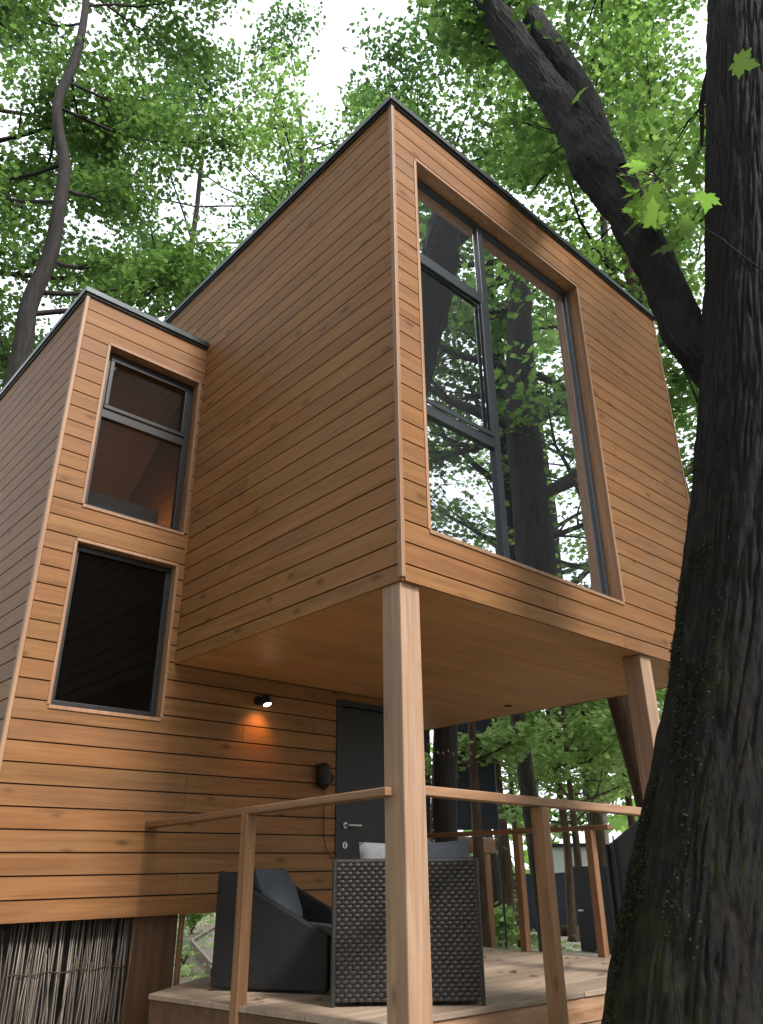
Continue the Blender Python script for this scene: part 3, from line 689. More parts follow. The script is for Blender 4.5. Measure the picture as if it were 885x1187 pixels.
# --- the big maple beside the camera
HD = 4.4
edge_px = [(688, 1260, .60), (703, 1187, .55), (737, 1003, .48), (775, 800, .44), (800, 600, .41), (812, 450, .40), (818, 300, .36), (821, 150, .35), (822, 0, .34), (826, -120, .33)]
tp = []
for ex, ey, r in edge_px:
    c = at(ex, ey, HD)
    for _ in range(4): c = at(ex+r*F/depth(c), ey, HD)
    tp.append((*c, r))
zb = tp[0]; tp.insert(0, (zb[0]-.02, zb[1], GZ-.15, .72))
top = tp[-1]; tp.append((top[0]+.6, top[1]-.3, top[2]+3.0, .22)); tp.append((top[0]+1.1, top[1]-.6, top[2]+6.5, .06))
maple = thing('maple_tree', 'huge dark furrowed maple trunk at the right with one limb reaching over the roof', 'tree', (tp[0][0], tp[0][1], GZ))
P, rr = curve(tp, 46)
NS = 380; vs = []; fs = []
prev = None
for i, p in enumerate(P):
    for kx in range(NS):
        a = 2*math.pi*kx/NS; c, s = math.cos(a), math.sin(a); z = p.z
        lob = .06*noise.noise(Vector((c*1.1, s*1.1, z*.35)))+.05*noise.noise(Vector((c*3, s*3, z*.6+9)))
        low = max(0, 1.1-(z-GZ))
        lob += .07*low*math.cos(a*5+.6)*.8
        rq = rr[i]*(1+lob*.8)
        # furrowed bark: long vertical ridges that wander and break
        wv = noise.noise(Vector((c*2.5, s*2.5, z*1.3)))*1.2
        q = noise.noise(Vector((c*12.5+wv*.45, s*12.5+wv*.45, z*2.6)))
        q2 = noise.noise(Vector((c*31, s*31, z*7+4)))
        rid = abs(q)**.7; rid2 = abs(q2)
        dsp = .019*min(rid*1.9, 1)+.012*rid2
        vs.append((p.x+c*(rq-.03+dsp), p.y+s*(rq-.03+dsp), z))
for i in range(len(P)-1):
    for kx in range(NS): fs.append((i*NS+kx, i*NS+(kx+1) % NS, (i+1)*NS+(kx+1) % NS, (i+1)*NS+kx))
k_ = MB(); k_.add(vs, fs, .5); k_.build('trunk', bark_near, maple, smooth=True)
rg = random.Random(8); mp_ = []
while len(mp_) < 6000:
    i = rg.randrange(len(P)); p = P[i]
    if p.z > 2.9 or rg.random() < (p.z-GZ)/4.2: continue
    a = rg.gauss(2.68, .22); 
    if noise.noise(Vector((math.cos(a)*2.5, math.sin(a)*2.5, p.z*2.2+3))) < .16: continue
    r = rr[i]*(1+.8*(.06*noise.noise(Vector((math.cos(a)*1.1, math.sin(a)*1.1, p.z*.35)))+.05*noise.noise(Vector((math.cos(a)*3, math.sin(a)*3, p.z*.6+9)))+.07*max(0, 1.1-(p.z-GZ))*math.cos(a*5+.6)*.8))
    mp_.append((p.x+math.cos(a)*(r-.004), p.y+math.sin(a)*(r-.004), p.z+rg.uniform(-.01, .01)))
mossm = leafmat('moss', (.007, .010, .003), (.018, .024, .007), (.01, .014, .004), (.016, .022, .006), .1, .9)
leaf_mesh('moss', mossm, np.array(mp_), .013, SIMPLE, maple, 1.2, 'stuff', 31)
def rough_limb(name, pts, parent, m, ns=110, n=30, amp=.14):
    P, rr = curve(pts, n); vs = []; fs = []
    for i, p in enumerate(P):
        d = (P[min(i+1, len(P)-1)]-P[max(i-1, 0)]).normalized(); a = d.cross(Vector((.3, 1, .1))).normalized(); b = d.cross(a)
        for q in range(ns):
            c, s = math.cos(2*math.pi*q/ns), math.sin(2*math.pi*q/ns)
            e = 1+amp*noise.noise(Vector((c*1.3, s*1.3, i*.075)))+.16*abs(noise.noise(Vector((c*5.5, s*5.5, i*.11))))+.07*abs(noise.noise(Vector((c*13, s*13, i*.3))))
            vs.append(p+(a*c+b*s)*rr[i]*e)
    for i in range(len(P)-1):
        for q in range(ns): fs.append((i*ns+q, i*ns+(q+1) % ns, (i+1)*ns+(q+1) % ns, (i+1)*ns+q))
    k = MB(); k.add(vs, fs, .5); return k.build(name, m, parent, smooth=True), P
def pxl(lst):
    o = []
    for px, py, hd, wd in lst:
        p = at(px, py, hd); o.append((*p, wpx(wd*.43, p)))
    return o
rough_limb('limb', pxl([(915, 530, 4.42, 100), (850, 446, 4.45, 64), (797, 392, 4.5, 50), (765, 318, 4.65, 49), (727, 245, 4.8, 52), (693, 190, 4.9, 62), (662, 140, 5.0, 46), (638, 106, 5.1, 40), (603, 58, 5.3, 38), (568, 0, 5.5, 34), (530, -80, 5.9, 26), (480, -170, 6.6, 10)]), maple, bark_near)
rough_limb('limb', pxl([(716, 232, 4.86, 50), (697, 180, 4.95, 46), (684, 140, 5.05, 38), (664, 92, 5.25, 33), (640, 55, 5.5, 30), (620, 22, 5.8, 26), (585, -40, 6.4, 16), (560, -100, 7.2, 6)]), maple, bark_near)
bm = MB(); rg = random.Random(5); sprays = []
bm.tube([at(812, 262, 3.95), at(835, 275, 3.9), at(862, 297, 3.85), at(900, 325, 3.85)], [.003, .004, .005, .006], 5, False)
for px, py, hd, qx, qy, qd, r in ((705, 200, 4.9, 738, 190, 4.5, .02), (738, 268, 4.7, 742, 330, 4.6, .014), (700, 175, 4.95, 760, 260, 4.2, .016), (648, 190, 6.5, 610, 232, 6.7, .02), (820, 470, 4.4, 805, 350, 4.5, .013), (815, 480, 4.4, 775, 392, 4.45, .008)):
    a = at(px, py, hd); b = at(qx, qy, qd); mid = a.lerp(b, .5)+Vector((0, 0, .06)); bm.tube([a, mid, b], [r, r*.7, r*.3], 6, False)
for i in range(9):                                    # small leafy shoots off the limb and the upper trunk
    px, py, hd = rg.choice(((560, -20, 5.6), (603, 58, 5.3), (640, 60, 5.5), (600, -20, 6.3), (820, -60, 4.6), (830, 60, 4.6), (700, 160, 5.0), (530, -80, 5.9)))
    a = at(px, py, hd); az = rg.uniform(-.3, 2.2); el = rg.uniform(.2, 1.)
    limb(rg, bm, a, (math.cos(az)*math.cos(el), math.sin(az)*math.cos(el), math.sin(el)), rg.uniform(1.6, 3.0), .03, sprays, 5, .06, 2, .42)
bm.build('branches', bark_near, maple, smooth=True)
lp_ = spray_points(sprays, 14, rg); leaf_mesh('crown', leaf_mid, lp_, .10, LOBED, maple, .6, seed=77)
# large backlit leaves hanging close to the camera
_MP = np.array([(0,0,0),(.10,-.10,0),(.34,-.12,.02),(.26,.02,.01),(.52,.10,.04),(.42,.22,.03),(.62,.42,.06),(.40,.42,.03),(.34,.50,.02),(.18,.44,.01),(.24,.66,.02),(.12,.74,.0),(0,1.0,-.05),(-.12,.74,.0),(-.24,.66,.02),(-.18,.44,.01),(-.34,.50,.02),(-.40,.42,.03),(-.62,.42,.06),(-.42,.22,.03),(-.52,.10,.04),(-.26,.02,.01),(-.34,-.12,.02),(-.10,-.10,0)])
MAPLE = _MP.copy(); MAPLE[:, 2] += -.16*MAPLE[:, 0]**2*2-.10*MAPLE[:, 1]**2+.05*np.abs(MAPLE[:, 0])
spots = []
for px, py, hd in ((730, 200, 4.1), (748, 192, 4.2), (760, 232, 4.1), (733, 222, 4.15), (782, 228, 4.3), (752, 250, 4.3), (735, 205, 4.1), (752, 222, 4.0), (768, 215, 4.15), (742, 235, 4.2), (775, 245, 4.1), (790, 262, 4.2), (820, 225, 3.9), (795, 235, 4.2), (665, 118, 4.8), (852, 72, 3.8), (780, 285, 4.3)):
    spots.append(at(px, py, hd))
rg = random.Random(12)
for q in range(9):
    px, py = rg.uniform(722, 805), rg.uniform(185, 275); spots.append(at(px, py, rg.uniform(4.1, 4.7)))
k_ = MB(); hub = at(762, 205, 4.3)
for q in spots:
    if (q-hub).length < .8: k_.tube([hub, hub.lerp(q, .5)+Vector((0, 0, .03)), q], [.004, .003, .002], 5, False)
k_.build('leaf_stalks', bark_b, maple)
bigleaf = leafmat('big backlit leaves', (.05, .10, .02), (.09, .16, .03), (.16, .32, .05), (.27, .46, .08), .6)
leaf_mesh('near_leaves', bigleaf, np.array(spots), .17, MAPLE, maple, .8, seed=4)

# --- trees that fill the view behind and around the cabin
t1 = [at(22, 440, 11), at(34, 350, 11), at(62, 285, 11), at(75, 205, 11.1), at(66, 120, 11.2), at(93, 45, 11.3), at(100, -60, 11.4)]
rad1 = [.15, .14, .125, .105, .09, .08, .06]
tr = [(t1[0].x, t1[0].y, GZ-.1, .30), (t1[0].x, t1[0].y, 2.5, .20)]+[(*p, r) for p, r in zip(t1, rad1)]+[(t1[-1].x, t1[-1].y, t1[-1].z+4, .03)]
_, n = tree('crooked_tree', 'tall tree with a crooked dark stem rising behind the low wing at the left', tr, bark_dk, leaf_mid, 22, (.3, .97), 4.2, 21, per=42, size=.108, spray_r=.60, elev=(-.1, .6), azr=(R(-55), R(130))); NL += n
spec = [
 # name, label, px, py, hd, height, r, bark, leaf, limbs, zr, length, per, size
 ('slender_tree', 'slender bright green tree with bare arching branches above the inner corner of the roofs', 352, 300, 14.5, 19, .13, bark_dk, leaf_lite, 15, (.5, .97), 4.2, 22, .10),
 ('forest_tree', 'leafy dark tree whose crown shows directly above the highest roof corner', 470, 200, 15, 22, .10, bark_dk, leaf_dark, 17, (.5, .97), 4.6, 40, .112),
 ('forest_tree', 'leafy tree filling the sky between the roof corner and the reaching limb', 690, 200, 13, 20, .15, bark_dk, leaf_mid, 15, (.52, .97), 4.4, 38, .112),
 ('forest_tree', 'bright green tree seen between the limb and the huge trunk', 745, 300, 13, 19, .22, bark_b, leaf_lite, 16, (.36, .97), 4.0, 38, .112),
 ('forest_tree', 'dark leafy tree at the far left edge of the photo', -130, 420, 14, 22, .3, bark_a, leaf_mid, 20, (.35, .97), 4.6, 40, .112),
 ('forest_tree', 'darker tree behind the crooked stem, above the low wing roof', 190, 380, 18, 24, .17, bark_dk, leaf_dark, 20, (.45, .97), 5.0, 36, .125),
 ('forest_tree', 'far pale green tree between the slender tree and the upper roof', 400, 300, 24, 24, .2, bark_dk, leaf_lite, 16, (.45, .97), 5.4, 26, .14),
 ('forest_tree', 'distant tree showing green just right of the upper box edge', 800, 500, 19, 20, .22, bark_b, leaf_lite, 20, (.2, .97), 4.6, 36, .115),
]
for i, (nm, lb, px, py, hd, h, r, bk, lf, nl, zr, ln_, per, sz) in enumerate(spec):
    p = at(px, py, hd); _, n = tree(nm, lb, vtrunk((p.x, p.y), h, r, (random.uniform(-.8, .8), random.uniform(-.8, .8))), bk, lf, nl, zr, ln_, 100+i, per, sz, spray_r=.62, elev=(-.05, .7), group='tall trees behind the cabin'); NL += n
# trunks seen under the overhang, with low foliage
low = [
 ('stout rough trunk right of the corner post hung with a light string', 515, 1068, 10.0, 13.0, .175, bark_dk, leaf_mid, 10, (.62, .95), 3.0),
 ('straight dark trunk standing mid gap under the overhang', 634, 1088, 14.5, 19, .165, bark_a, leaf_lite, 16, (.16, .95), 3.8),
 ('slim pale brown trunk left of the straight dark trunk', 588, 1070, 18, 17, .17, bark_b, leaf_lite, 16, (.14, .95), 4.0),
 ('leaning grey trunk low behind the far handrail', 577, 1062, 16, 15, .20, bark_a, leaf_mid, 12, (.3, .95), 3.6),
 ('dark leaning trunk partly hidden by the second support post', 826, 1100, 9.0, 9.5, .17, bark_b, leaf_mid, 10, (.5, .95), 3.8),
 ('thin brown trunk just left of the second support post', 706, 1062, 20, 16, .17, bark_b, leaf_lite, 14, (.16, .95), 3.8),
]
for i, (lb, px, py, hd, h, r, bk, lf, nl, zr, ln_) in enumerate(low):
    p = at(px, py, hd); ln2 = ((.5, -.1), (-.6, .4), (0.1, 0), (-1.2, .8), (-1.2, 1.1), (-.2, 0))[i]
    _, n = tree('woodland_tree', lb, vtrunk((p.x, p.y), h, r, ln2), bk, lf, max(6, int(nl*.55)), (max(zr[0], .26), zr[1]), ln_, 300+i, 17, .12, azr=(R(-70), R(45)) if i in (0, 4) else (0, 2*math.pi), spray_r=.62, elev=(-.25, .5), group='trunks seen under the overhang'); NL += n
p = at(711, 1058, 23); _, n = tree('birch_tree', 'pale birch stem beside the thin brown trunk', vtrunk((p.x, p.y), 16, .16), bark_birch, leaf_lite, 12, (.3, .95), 3.4, 333, 12, .17); NL += n
# young understory trees / bushes that close the view under the overhang
und = [('young maple whose leaves hang over the navy screen', 558, 12.3, 5.6, 1.3, leaf_bush), ('pale green young tree behind the straight dark trunk', 655, 19, 6.5, 2.6, leaf_bush), ('bushy green sapling at the back of the yard', 690, 24, 7.5, 3.2, leaf_lite),
       ('leafy sapling far behind the leaning grey trunk', 600, 26, 8.0, 3.4, leaf_lite), ('big light green bush left of the birch stem', 672, 17, 5.0, 2.0, leaf_bush), ('light green bush beyond the huge trunk foot', 740, 21, 7.0, 3.0, leaf_bush), ('far green bush filling the back between the screens', 630, 30, 8.5, 4.0, leaf_lite)]
for i, (lb, px, hd, h, ln_, lf) in enumerate(und):
    p = at(px, 1003, hd); _, n = tree('young_tree', lb, vtrunk((p.x, p.y), h, .05+.008*h), bark_b, lf, 11 if hd < 14 else 14, (.48 if hd < 14 else .45 if hd < 25 else .3, .95), ln_, 500+i, 12, .12 if hd < 18 else .17, spray_r=.42 if hd < 18 else .7, elev=(-.3, .5), group='young trees beyond the deck', nseg=7); NL += n
# front trees mirrored in the big window; three dense left ones added as shade
refl = [('broad dark trunk mirrored in the big window, standing right of the cabin front', 6.1, -3.4, 17, .36, leaf_mid, 22, (.34, .96), 4.4), ('tree in front of the cabin, second in the mirrored row', 9.5, -6.2, 19, .30, leaf_lite, 24, (.2, .96), 4.8),
        ('tree in front of the cabin, far right of the mirrored row', 12.5, -2.5, 18, .28, leaf_lite, 24, (.15, .96), 4.8), ('tree in front of the cabin, behind the broad dark trunk', 8.2, -11, 20, .3, leaf_mid, 24, (.2, .96), 5.2),
        ('tree in front of the cabin, farthest back in the mirrored row', 15.5, -9, 20, .3, leaf_lite, 24, (.12, .96), 5.4), ('tree in front of the cabin on the near side behind the camera', -5.5, -13, 17, .28, leaf_dark, 20, (.3, .96), 4.6), ('slim tree in front of the cabin, nearest of those mirrored in the left panes', 4.6, -8.2, 15, .2, leaf_mid, 24, (.2, .96), 3.8), ('slim tree in front of the cabin, between the broad trunk and the far right tree', 8.6, -3.6, 16, .2, leaf_lite, 24, (.15, .96), 3.8), ('tree left behind the camera', -10, -8, 18, .3, leaf_dark, 30, (.15, .96), 5.0), ('dense dark tree added left of the low wing for shade, level with its front', -8.4, 1.5, 19, .3, leaf_dark, 40, (.08, .96), 4.4), ('dense dark tree added left of the low wing for shade, nearer the camera', -10.5, -2.6, 20, .3, leaf_dark, 40, (.08, .96), 4.4), ('dense dark tree added left of the low wing for shade, at its back', -8.2, 6, 19, .3, leaf_dark, 36, (.1, .96), 4.4)]
for i, (lb, x, y, h, r, lf, nl, zr, ln_) in enumerate(refl):
    _, n = tree('forest_tree', lb, vtrunk((x, y), h, r, (random.uniform(-.6, .6), random.uniform(-.6, .6))), bark_a, lf, int(nl*.92), zr, ln_, 700+i, 17, .125 if x > -4 else .26, azr=(R(-130), R(40)) if 3 < x < 7 else (0, 2*math.pi), spray_r=.66, elev=(-.15, .6), group='trees in front of the cabin'); NL += n
print('leaves', NL)
# far wood closing the horizon
rg = np.random.default_rng(3); n = 26000
th = rg.uniform(0, 2*np.pi, n); rd = rg.uniform(34, 52, n); zz = GZ+rg.uniform(0, 1, n)**1.3*15
cl = np.array([noise.noise(Vector((math.cos(a)*9, math.sin(a)*9, z*.25))) for a, z in zip(th, zz)])
kp = cl > .04
pos = np.stack([CAM.x+rd*np.cos(th), CAM.y+rd*np.sin(th), zz], 1)[kp]
o = leaf_mesh('distant_wood', leaf_lite, pos, .95, LOBED, None, .8, 'stuff', 5); tag(o, 'distant green woodland closing the view all round', 'woodland')

# ------------------------------------------------------------------ background things under the overhang
def panel(name, label, cat, a, b, z0, z1, m, sagn=.05, post_m=beamz_m, posts=True):
    a = Vector(a); b = Vector(b); t = thing(name, label, cat, ((a.x+b.x)/2, (a.y+b.y)/2, z0)); n = 24; vs = []; fs = []
    d = (b-a); d.z = 0; nr = Vector((-d.y, d.x, 0)).normalized()
    for j in range(9):
        for i in range(n+1):
            p = a+d*(i/n); q = j/8; w = noise.noise(Vector((p.x*1.3, p.y*1.3, q*2)))*sagn
            vs.append((p.x+nr.x*w, p.y+nr.y*w, z0+(z1-z0)*q-sagn*1.2*math.sin(math.pi*i/n)*(q > .9)))
    for j in range(8):
        for i in range(n): fs.append((j*(n+1)+i, j*(n+1)+i+1, (j+1)*(n+1)+i+1, (j+1)*(n+1)+i))
    k = MB(); k.add(vs, fs); k.build('cloth', m, t, smooth=True)
    if posts:
        for e in (a, b):
            k = MB(); k.tube([(e.x, e.y, GZ-.1), (e.x, e.y, z1+.06)], .018, 8); k.build('screen_post', roofm, t)
    return t
p = at(522, 1003, 13.5); q = at(581, 1003, 13.5)
zt_ = at(550, 820, 13.5).z; zb_ = at(550, 962, 13.5).z
panel('shade_screen', 'tall navy cloth screen stretched up high behind the young maple leaves', 'screen', p, q, zb_, zt_, screen_navy)
p = at(574, 1003, 21); q = at(672, 1003, 22)
panel('shade_screen', 'low navy cloth fence screen across the back of the yard', 'screen', p, q, GZ, at(620, 1010, 21).z, screen_navy)
# white outbuilding
p = at(640, 1003, 25); q = at(720, 1003, 25); dpt = Vector((math.sin(YAW+.2), math.cos(YAW+.2), 0))*4
wh = thing('outbuilding', 'low white walled outbuilding behind the navy fence screen', 'outbuilding', (p.x, p.y, GZ))
zt_ = at(660, 982, 25).z
k_ = MB(); k_.prism([(p.x, p.y), (q.x, q.y), (q.x+dpt.x, q.y+dpt.y), (p.x+dpt.x, p.y+dpt.y)], GZ-.05, zt_); k_.build('wall', white_wall, wh)
k_ = MB(); e = (q-p).normalized()*.15; k_.prism([(p.x-e.x-dpt.x*.04, p.y-e.y-dpt.y*.04), (q.x+e.x-dpt.x*.04, q.y+e.y-dpt.y*.04), (q.x+e.x+dpt.x*1.04, q.y+e.y+dpt.y*1.04), (p.x-e.x+dpt.x*1.04, p.y-e.y+dpt.y*1.04)], zt_+.003, zt_+.10); k_.build('roof', roofm, wh, bevel=.01)
# black door panel standing in the yard gate
p = at(665, 1003, 16); q = at(706, 1003, 15.4)
gd = thing('black_gate', 'black gate door with a small handle standing behind the far handrail post', 'gate', (p.x, p.y, GZ))
d = (q-p).normalized(); z1_ = at(685, 1004, 15.8).z
k_ = MB(); k_.bar((p.x, p.y, (GZ+z1_)/2), (q.x, q.y, (GZ+z1_)/2), .06, z1_-GZ); k_.build('door_leaf', blackm, gd, bevel=.006)
k_ = MB(); hh = p+d*.06; nrm = Vector((-d.y, d.x, 0)); nrm = nrm if nrm.dot(CAM-hh) > 0 else -nrm
k_.tube([(hh.x+nrm.x*.05, hh.y+nrm.y*.05, z1_-.72), (hh.x+nrm.x*.06+d.x*.14, hh.y+nrm.y*.06+d.y*.14, z1_-.72)], .014, 8); k_.build('handle', steel, gd)
# dark canvas shelter at the right
a = at(706, 1003, 11.5); b = at(775, 1003, 10.6); z1_ = at(725, 968, 11.2).z; bk = Vector((math.sin(YAW+.3), math.cos(YAW+.3), 0))*3
ct = thing('canvas_shelter', 'dark grey canvas shelter with a slanted roof beside the huge trunk', 'shelter', (a.x, a.y, GZ))
k_ = MB(); vs = [(a.x, a.y, GZ), (b.x, b.y, GZ), (b.x, b.y, z1_+.35), (a.x, a.y, z1_-.12), (a.x+bk.x, a.y+bk.y, GZ), (b.x+bk.x, b.y+bk.y, GZ), (b.x+bk.x, b.y+bk.y, z1_+.3), (a.x+bk.x, a.y+bk.y, z1_-.2)]
k_.add(vs, [(0, 1, 2, 3), (4, 7, 6, 5), (0, 3, 7, 4), (1, 5, 6, 2), (3, 2, 6, 7)]); k_.build('canvas', grey_cloth, ct, bevel=.03)
k_ = MB(); f = (a-CAM); f.z = 0; f.normalize(); m0 = a.lerp(b, .14)-f*.04; k_.tube([(m0.x, m0.y, GZ), (m0.x, m0.y, z1_+.0)], .012, 6); m0 = a-f*.03; k_.tube([(m0.x, m0.y, GZ), (m0.x, m0.y, z1_-.1)], .03, 8); k_.build('pole', roofm, ct)
m1, m2 = a.lerp(b, .30)-f*.05, a.lerp(b, .62)-f*.05
k_ = MB(); k_.bar((m1.x, m1.y, (GZ+.55)/2-.1), (m2.x, m2.y, (GZ+.55)/2-.1), .03, .55-GZ-.1); k_.build('doorway_shade', blackm, ct)  # flat black panel stands for the shade inside the doorway
# neighbour's raised platform on posts with a ladder
a = at(480, 1003, 11.8); b = at(574, 1003, 13.0); zt_ = at(550, 972, 12.5).z; bk = Vector((math.sin(YAW-.3), math.cos(YAW-.3), 0))*2.2
pl = thing('raised_platform', 'brown timber platform on posts beyond the deck, seen above the wicker chair', 'platform', (a.x, a.y, GZ))
k_ = MB(); k_.bar((a.x, a.y, zt_-.10), (b.x, b.y, zt_-.10), .07, .2); k_.build('beam', rail_y, pl, bevel=.006)
k_ = MB(); k_.bar((a.x+bk.x, a.y+bk.y, zt_-.1), (b.x+bk.x, b.y+bk.y, zt_-.1), .07, .2); k_.build('beam', rail_y, pl, bevel=.006)
k_ = MB(); n = 14
for i in range(n):
    c0 = a.lerp(b, i/n+.004); c1 = a.lerp(b, (i+1)/n-.004); k_.prism([(c0.x, c0.y), (c1.x, c1.y), (c1.x+bk.x, c1.y+bk.y), (c0.x+bk.x, c0.y+bk.y)], zt_+.003, zt_+.03)
k_.build('platform_boards', deck_m, pl)
for tt in (.08, .88):
    for b2 in (0, 1):
        c = a.lerp(b, tt)+bk*b2; k_ = MB(); k_.bar((c.x, c.y, GZ-.05), (c.x, c.y, zt_-.21), .11, .11, (0, 1, 0)); k_.build('platform_post', rail_z, pl, bevel=.006)
ld_ = thing('ladder', 'small wooden ladder leaning under the brown platform edge', 'ladder', (a.x, a.y, GZ))
c = a.lerp(b, .60)-f*.12; d = (b-a).normalized(); d.z = 0
for sft in (0, .34):
    c0 = c+d*sft; k_ = MB(); k_.bar((c0.x-f.x*.5, c0.y-f.y*.5, GZ), (c0.x, c0.y, zt_-.1), .04, .06, (0, 1, 0)); k_.build('ladder_rail', rail_z, ld_)
for i in range(6):
    tt = (i+.6)/6.2; z = GZ+(zt_-.1-GZ)*tt; o_ = -f*.5*(1-tt); k_ = MB(); k_.bar((c.x+o_.x, c.y+o_.y, z), (c.x+d.x*.34+o_.x, c.y+d.y*.34+o_.y, z), .03, .05); k_.build('rung', rail_z, ld_)
# string of lights wound on the stout trunk
sg = thing('light_string', 'string of tiny pale bulbs hanging round the stout rough trunk', 'light string', at(500, 900, 9.7))
k_ = MB(); A = at(497, 862, 9.74); B = at(505, 1000, 9.74); k_.tube([A.lerp(B, i/8)+Vector((.02*math.sin(i*2.2), 0, 0)) for i in range(9)], .006, 5)
A = at(500, 868, 9.74); B = at(534, 876, 9.71); k_.tube([A.lerp(B, i/6)-Vector((0, 0, .05*math.sin(math.pi*i/6))) for i in range(7)], .005, 5); k_.build('wire', cordm, sg)
bulb_m = simple('frosted bulb', (.42, .40, .36), .3)
for i in range(18):
    c = at(497+8*i/11+random.uniform(-2, 2), 862+138*i/11, 9.71) if i < 12 else at(502+6*(i-12), 870+random.uniform(0, 5), 9.68)
    k_ = MB(); k_.tube([c+Vector((0, 0, .014)), c, c-Vector((0, 0, .014))], [.003, .006, .003], 7); k_.build('bulb', bulb_m, sg)
# log pile / roots and stones near the far handrail
for i, (px, py, l, r) in enumerate(((655, 1090, 1.0, .14), (676, 1096, .8, .11), (640, 1098, .5, .10))):
    c = on_ground(px, py); d = Vector((1, -.35+.4*i, 0)).normalized(); k_ = MB(); k_.tube([c-d*l/2+Vector((0, 0, r*.8)), c+Vector((0, 0, r)), c+d*l/2+Vector((0, 0, r*.7))], [r, r*1.1, r*.8], 12)
    o = k_.build('log', bark_b, smooth=False, bevel=.01); tag(o, ('longest log lying behind the far handrail posts', 'mid sized log lying left of the black gate', 'short log stump lying nearest the front railing post')[i], 'log', 'logs lying in the yard')
# plants
def plant(name, label, c, h, rad, n, m, size, shape=SIMPLE, seed=0, stems=7):
    c = Vector(c); t = thing(name, label, 'plant', c, 'low plants round the deck'); rg = np.random.default_rng(seed); k = MB(); pts = []
    for s in range(stems):
        a = rg.uniform(0, 6.28); q = c+Vector((math.cos(a)*rad*rg.uniform(.3, 1), math.sin(a)*rad*rg.uniform(.3, 1), h*rg.uniform(.6, 1))); mid = c.lerp(q, .5)+Vector((0, 0, h*.18)); k.tube([c, mid, q], [.012, .008, .004], 5, False)
        for j in range(n//stems):
            u = rg.uniform(.25, 1); pp = c.lerp(mid, u*2) if u < .5 else mid.lerp(q, u*2-1); pts.append([pp.x+rg.normal(0, rad*.22), pp.y+rg.normal(0, rad*.22), pp.z+rg.normal(0, h*.08)])
    k.build('stem', bark_b, t); leaf_mesh('leaves', m, np.array(pts), size, shape, t, .6, seed=seed)
plant('fern', 'small bright green fern on the bank seen under the cabin', on_ground(222, 1082), .75, .45, 170, leaf_bush, .2, seed=1)
plant('leafy_plant', 'low green clump beside the gravel path under the cabin', on_ground(213, 1118), .25, .28, 60, leaf_bush, .10, seed=2)
plant('leafy_plant', 'bright green bush just right of the wicker chair', at(577, 1085, 11), .62, .36, 260, leaf_bush, .11, seed=3) if False else plant('leafy_plant', 'bright green bush just right of the wicker chair', on_ground(578, 1112), .85, .42, 300, leaf_bush, .12, seed=3)
plant('leafy_plant', 'pale leaved plant low beside the wicker chair', on_ground(570, 1128), .5, .4, 200, leaf_var, .09, seed=4)
plant('leafy_plant', 'green plant at the foot of the straight dark trunk', on_ground(606, 1105), .45, .4, 160, leaf_bush, .12, seed=5)
plant('variegated_shrub', 'white edged shrub beside the stout rough trunk below the navy screen', on_ground(545, 1100)+Vector((0, 0, 0)), 2.3, .7, 420, leaf_var, .14, seed=6, stems=10)
plant('variegated_shrub', 'small white edged shrub behind the left far handrail post', on_ground(590, 1090), 1.4, .5, 160, leaf_var, .12, seed=7)
# ground cover
rg = np.random.default_rng(9); n = 9000
rd = 6+rg.uniform(0, 1, n)**.8*22; th = rg.uniform(R(5), R(85), n); pos = np.stack([CAM.x+rd*np.cos(th), CAM.y+rd*np.sin(th), np.full(n, GZ+.03)], 1)
cl = np.array([noise.noise(Vector((p[0]*.5, p[1]*.5, 3))) for p in pos]); hide = (pos[:, 0] < 3.6) & (pos[:, 1] < 6.6) & (pos[:, 0] > -1.3); pos = pos[(cl > .0) & ~hide]; pos[:, 2] += RNG.uniform(0, .10, len(pos))
o = leaf_mesh('ground_cover', leaf_bush, pos, .13, SIMPLE, None, .8, 'stuff', 8); tag(o, 'low green ground cover between the trees behind the deck', 'ground cover')
n = 7000; rd = 1.0+rg.uniform(0, 1, n)*24; th = rg.uniform(0, 2*np.pi, n); pos = np.stack([1+rd*np.cos(th), 3+rd*np.sin(th), GZ+.0+rg.uniform(0, .03, n)], 1)
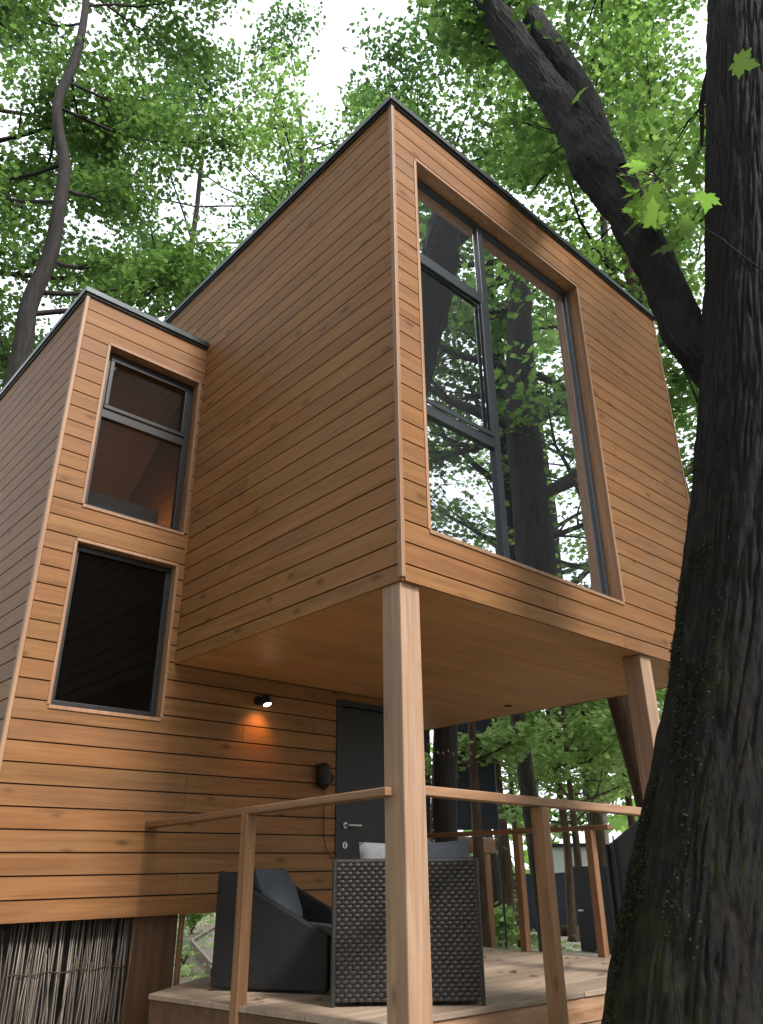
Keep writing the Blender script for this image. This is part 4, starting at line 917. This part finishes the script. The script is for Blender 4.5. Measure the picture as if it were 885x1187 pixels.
lit = leafmat('leaf litter', (.10, .06, .03), (.26, .18, .10), (.1, .06, .03), (.2, .13, .06), .15)
o = leaf_mesh('leaf_litter', lit, pos, .10, SIMPLE, None, .35, 'stuff', 12); tag(o, 'dry brown fallen leaves scattered over the bare soil', 'leaf litter')

fl = np.array([(random.uniform(.3, 3.2), random.uniform(.45, 2.3), .006) for q in range(34)]+[(random.uniform(-.05, .6), random.uniform(1.3, 2.1), .006) for q in range(6)])
o = leaf_mesh('fallen_leaves', lit, fl, .06, LOBED, None, .12, 'stuff', 15); tag(o, 'few dry brown leaves lying on the deck boards', 'fallen leaves')
# ------------------------------------------------------------------ light
SEL, SAZ = R(47), R(5)                                # sun stands behind the camera, a little to its right
sd = Vector((math.sin(SAZ)*math.cos(SEL), -math.cos(SAZ)*math.cos(SEL), math.sin(SEL)))
w = bpy.data.worlds.new('World'); sc.world = w; w.use_nodes = True; nt = w.node_tree; nt.nodes.clear()
sky = nd(nt, 'ShaderNodeTexSky', sky_type='NISHITA'); sky.sun_disc = False; sky.sun_elevation = SEL; sky.sun_rotation = math.atan2(sd.x, sd.y)
sky.air_density = 1.0; sky.dust_density = 4.0; sky.ozone_density = 1.0
cl_ = mixc(nt, .72, sky.outputs[0], (9.0, 9.4, 10.0))
bg = nd(nt, 'ShaderNodeBackground'); bg.inputs[1].default_value = .10; nt.links.new(cl_, bg.inputs[0])
wo = nd(nt, 'ShaderNodeOutputWorld'); nt.links.new(bg.outputs[0], wo.inputs[0])
sl = bpy.data.lights.new('sun', 'SUN'); sl.energy = 1.5; sl.angle = R(10); sl.color = (1, .95, .88)
so_ = bpy.data.objects.new('sun', sl); COL.objects.link(so_); so_.rotation_euler = sd.to_track_quat('Z', 'Y').to_euler()
sc.view_settings.view_transform = 'Standard'; sc.view_settings.look = 'None'; sc.view_settings.gamma = 1; sc.view_settings.exposure = 1.68
sc.cycles.max_bounces = 8; sc.cycles.transparent_max_bounces = 12; sc.cycles.diffuse_bounces = 4; sc.cycles.use_denoising = True
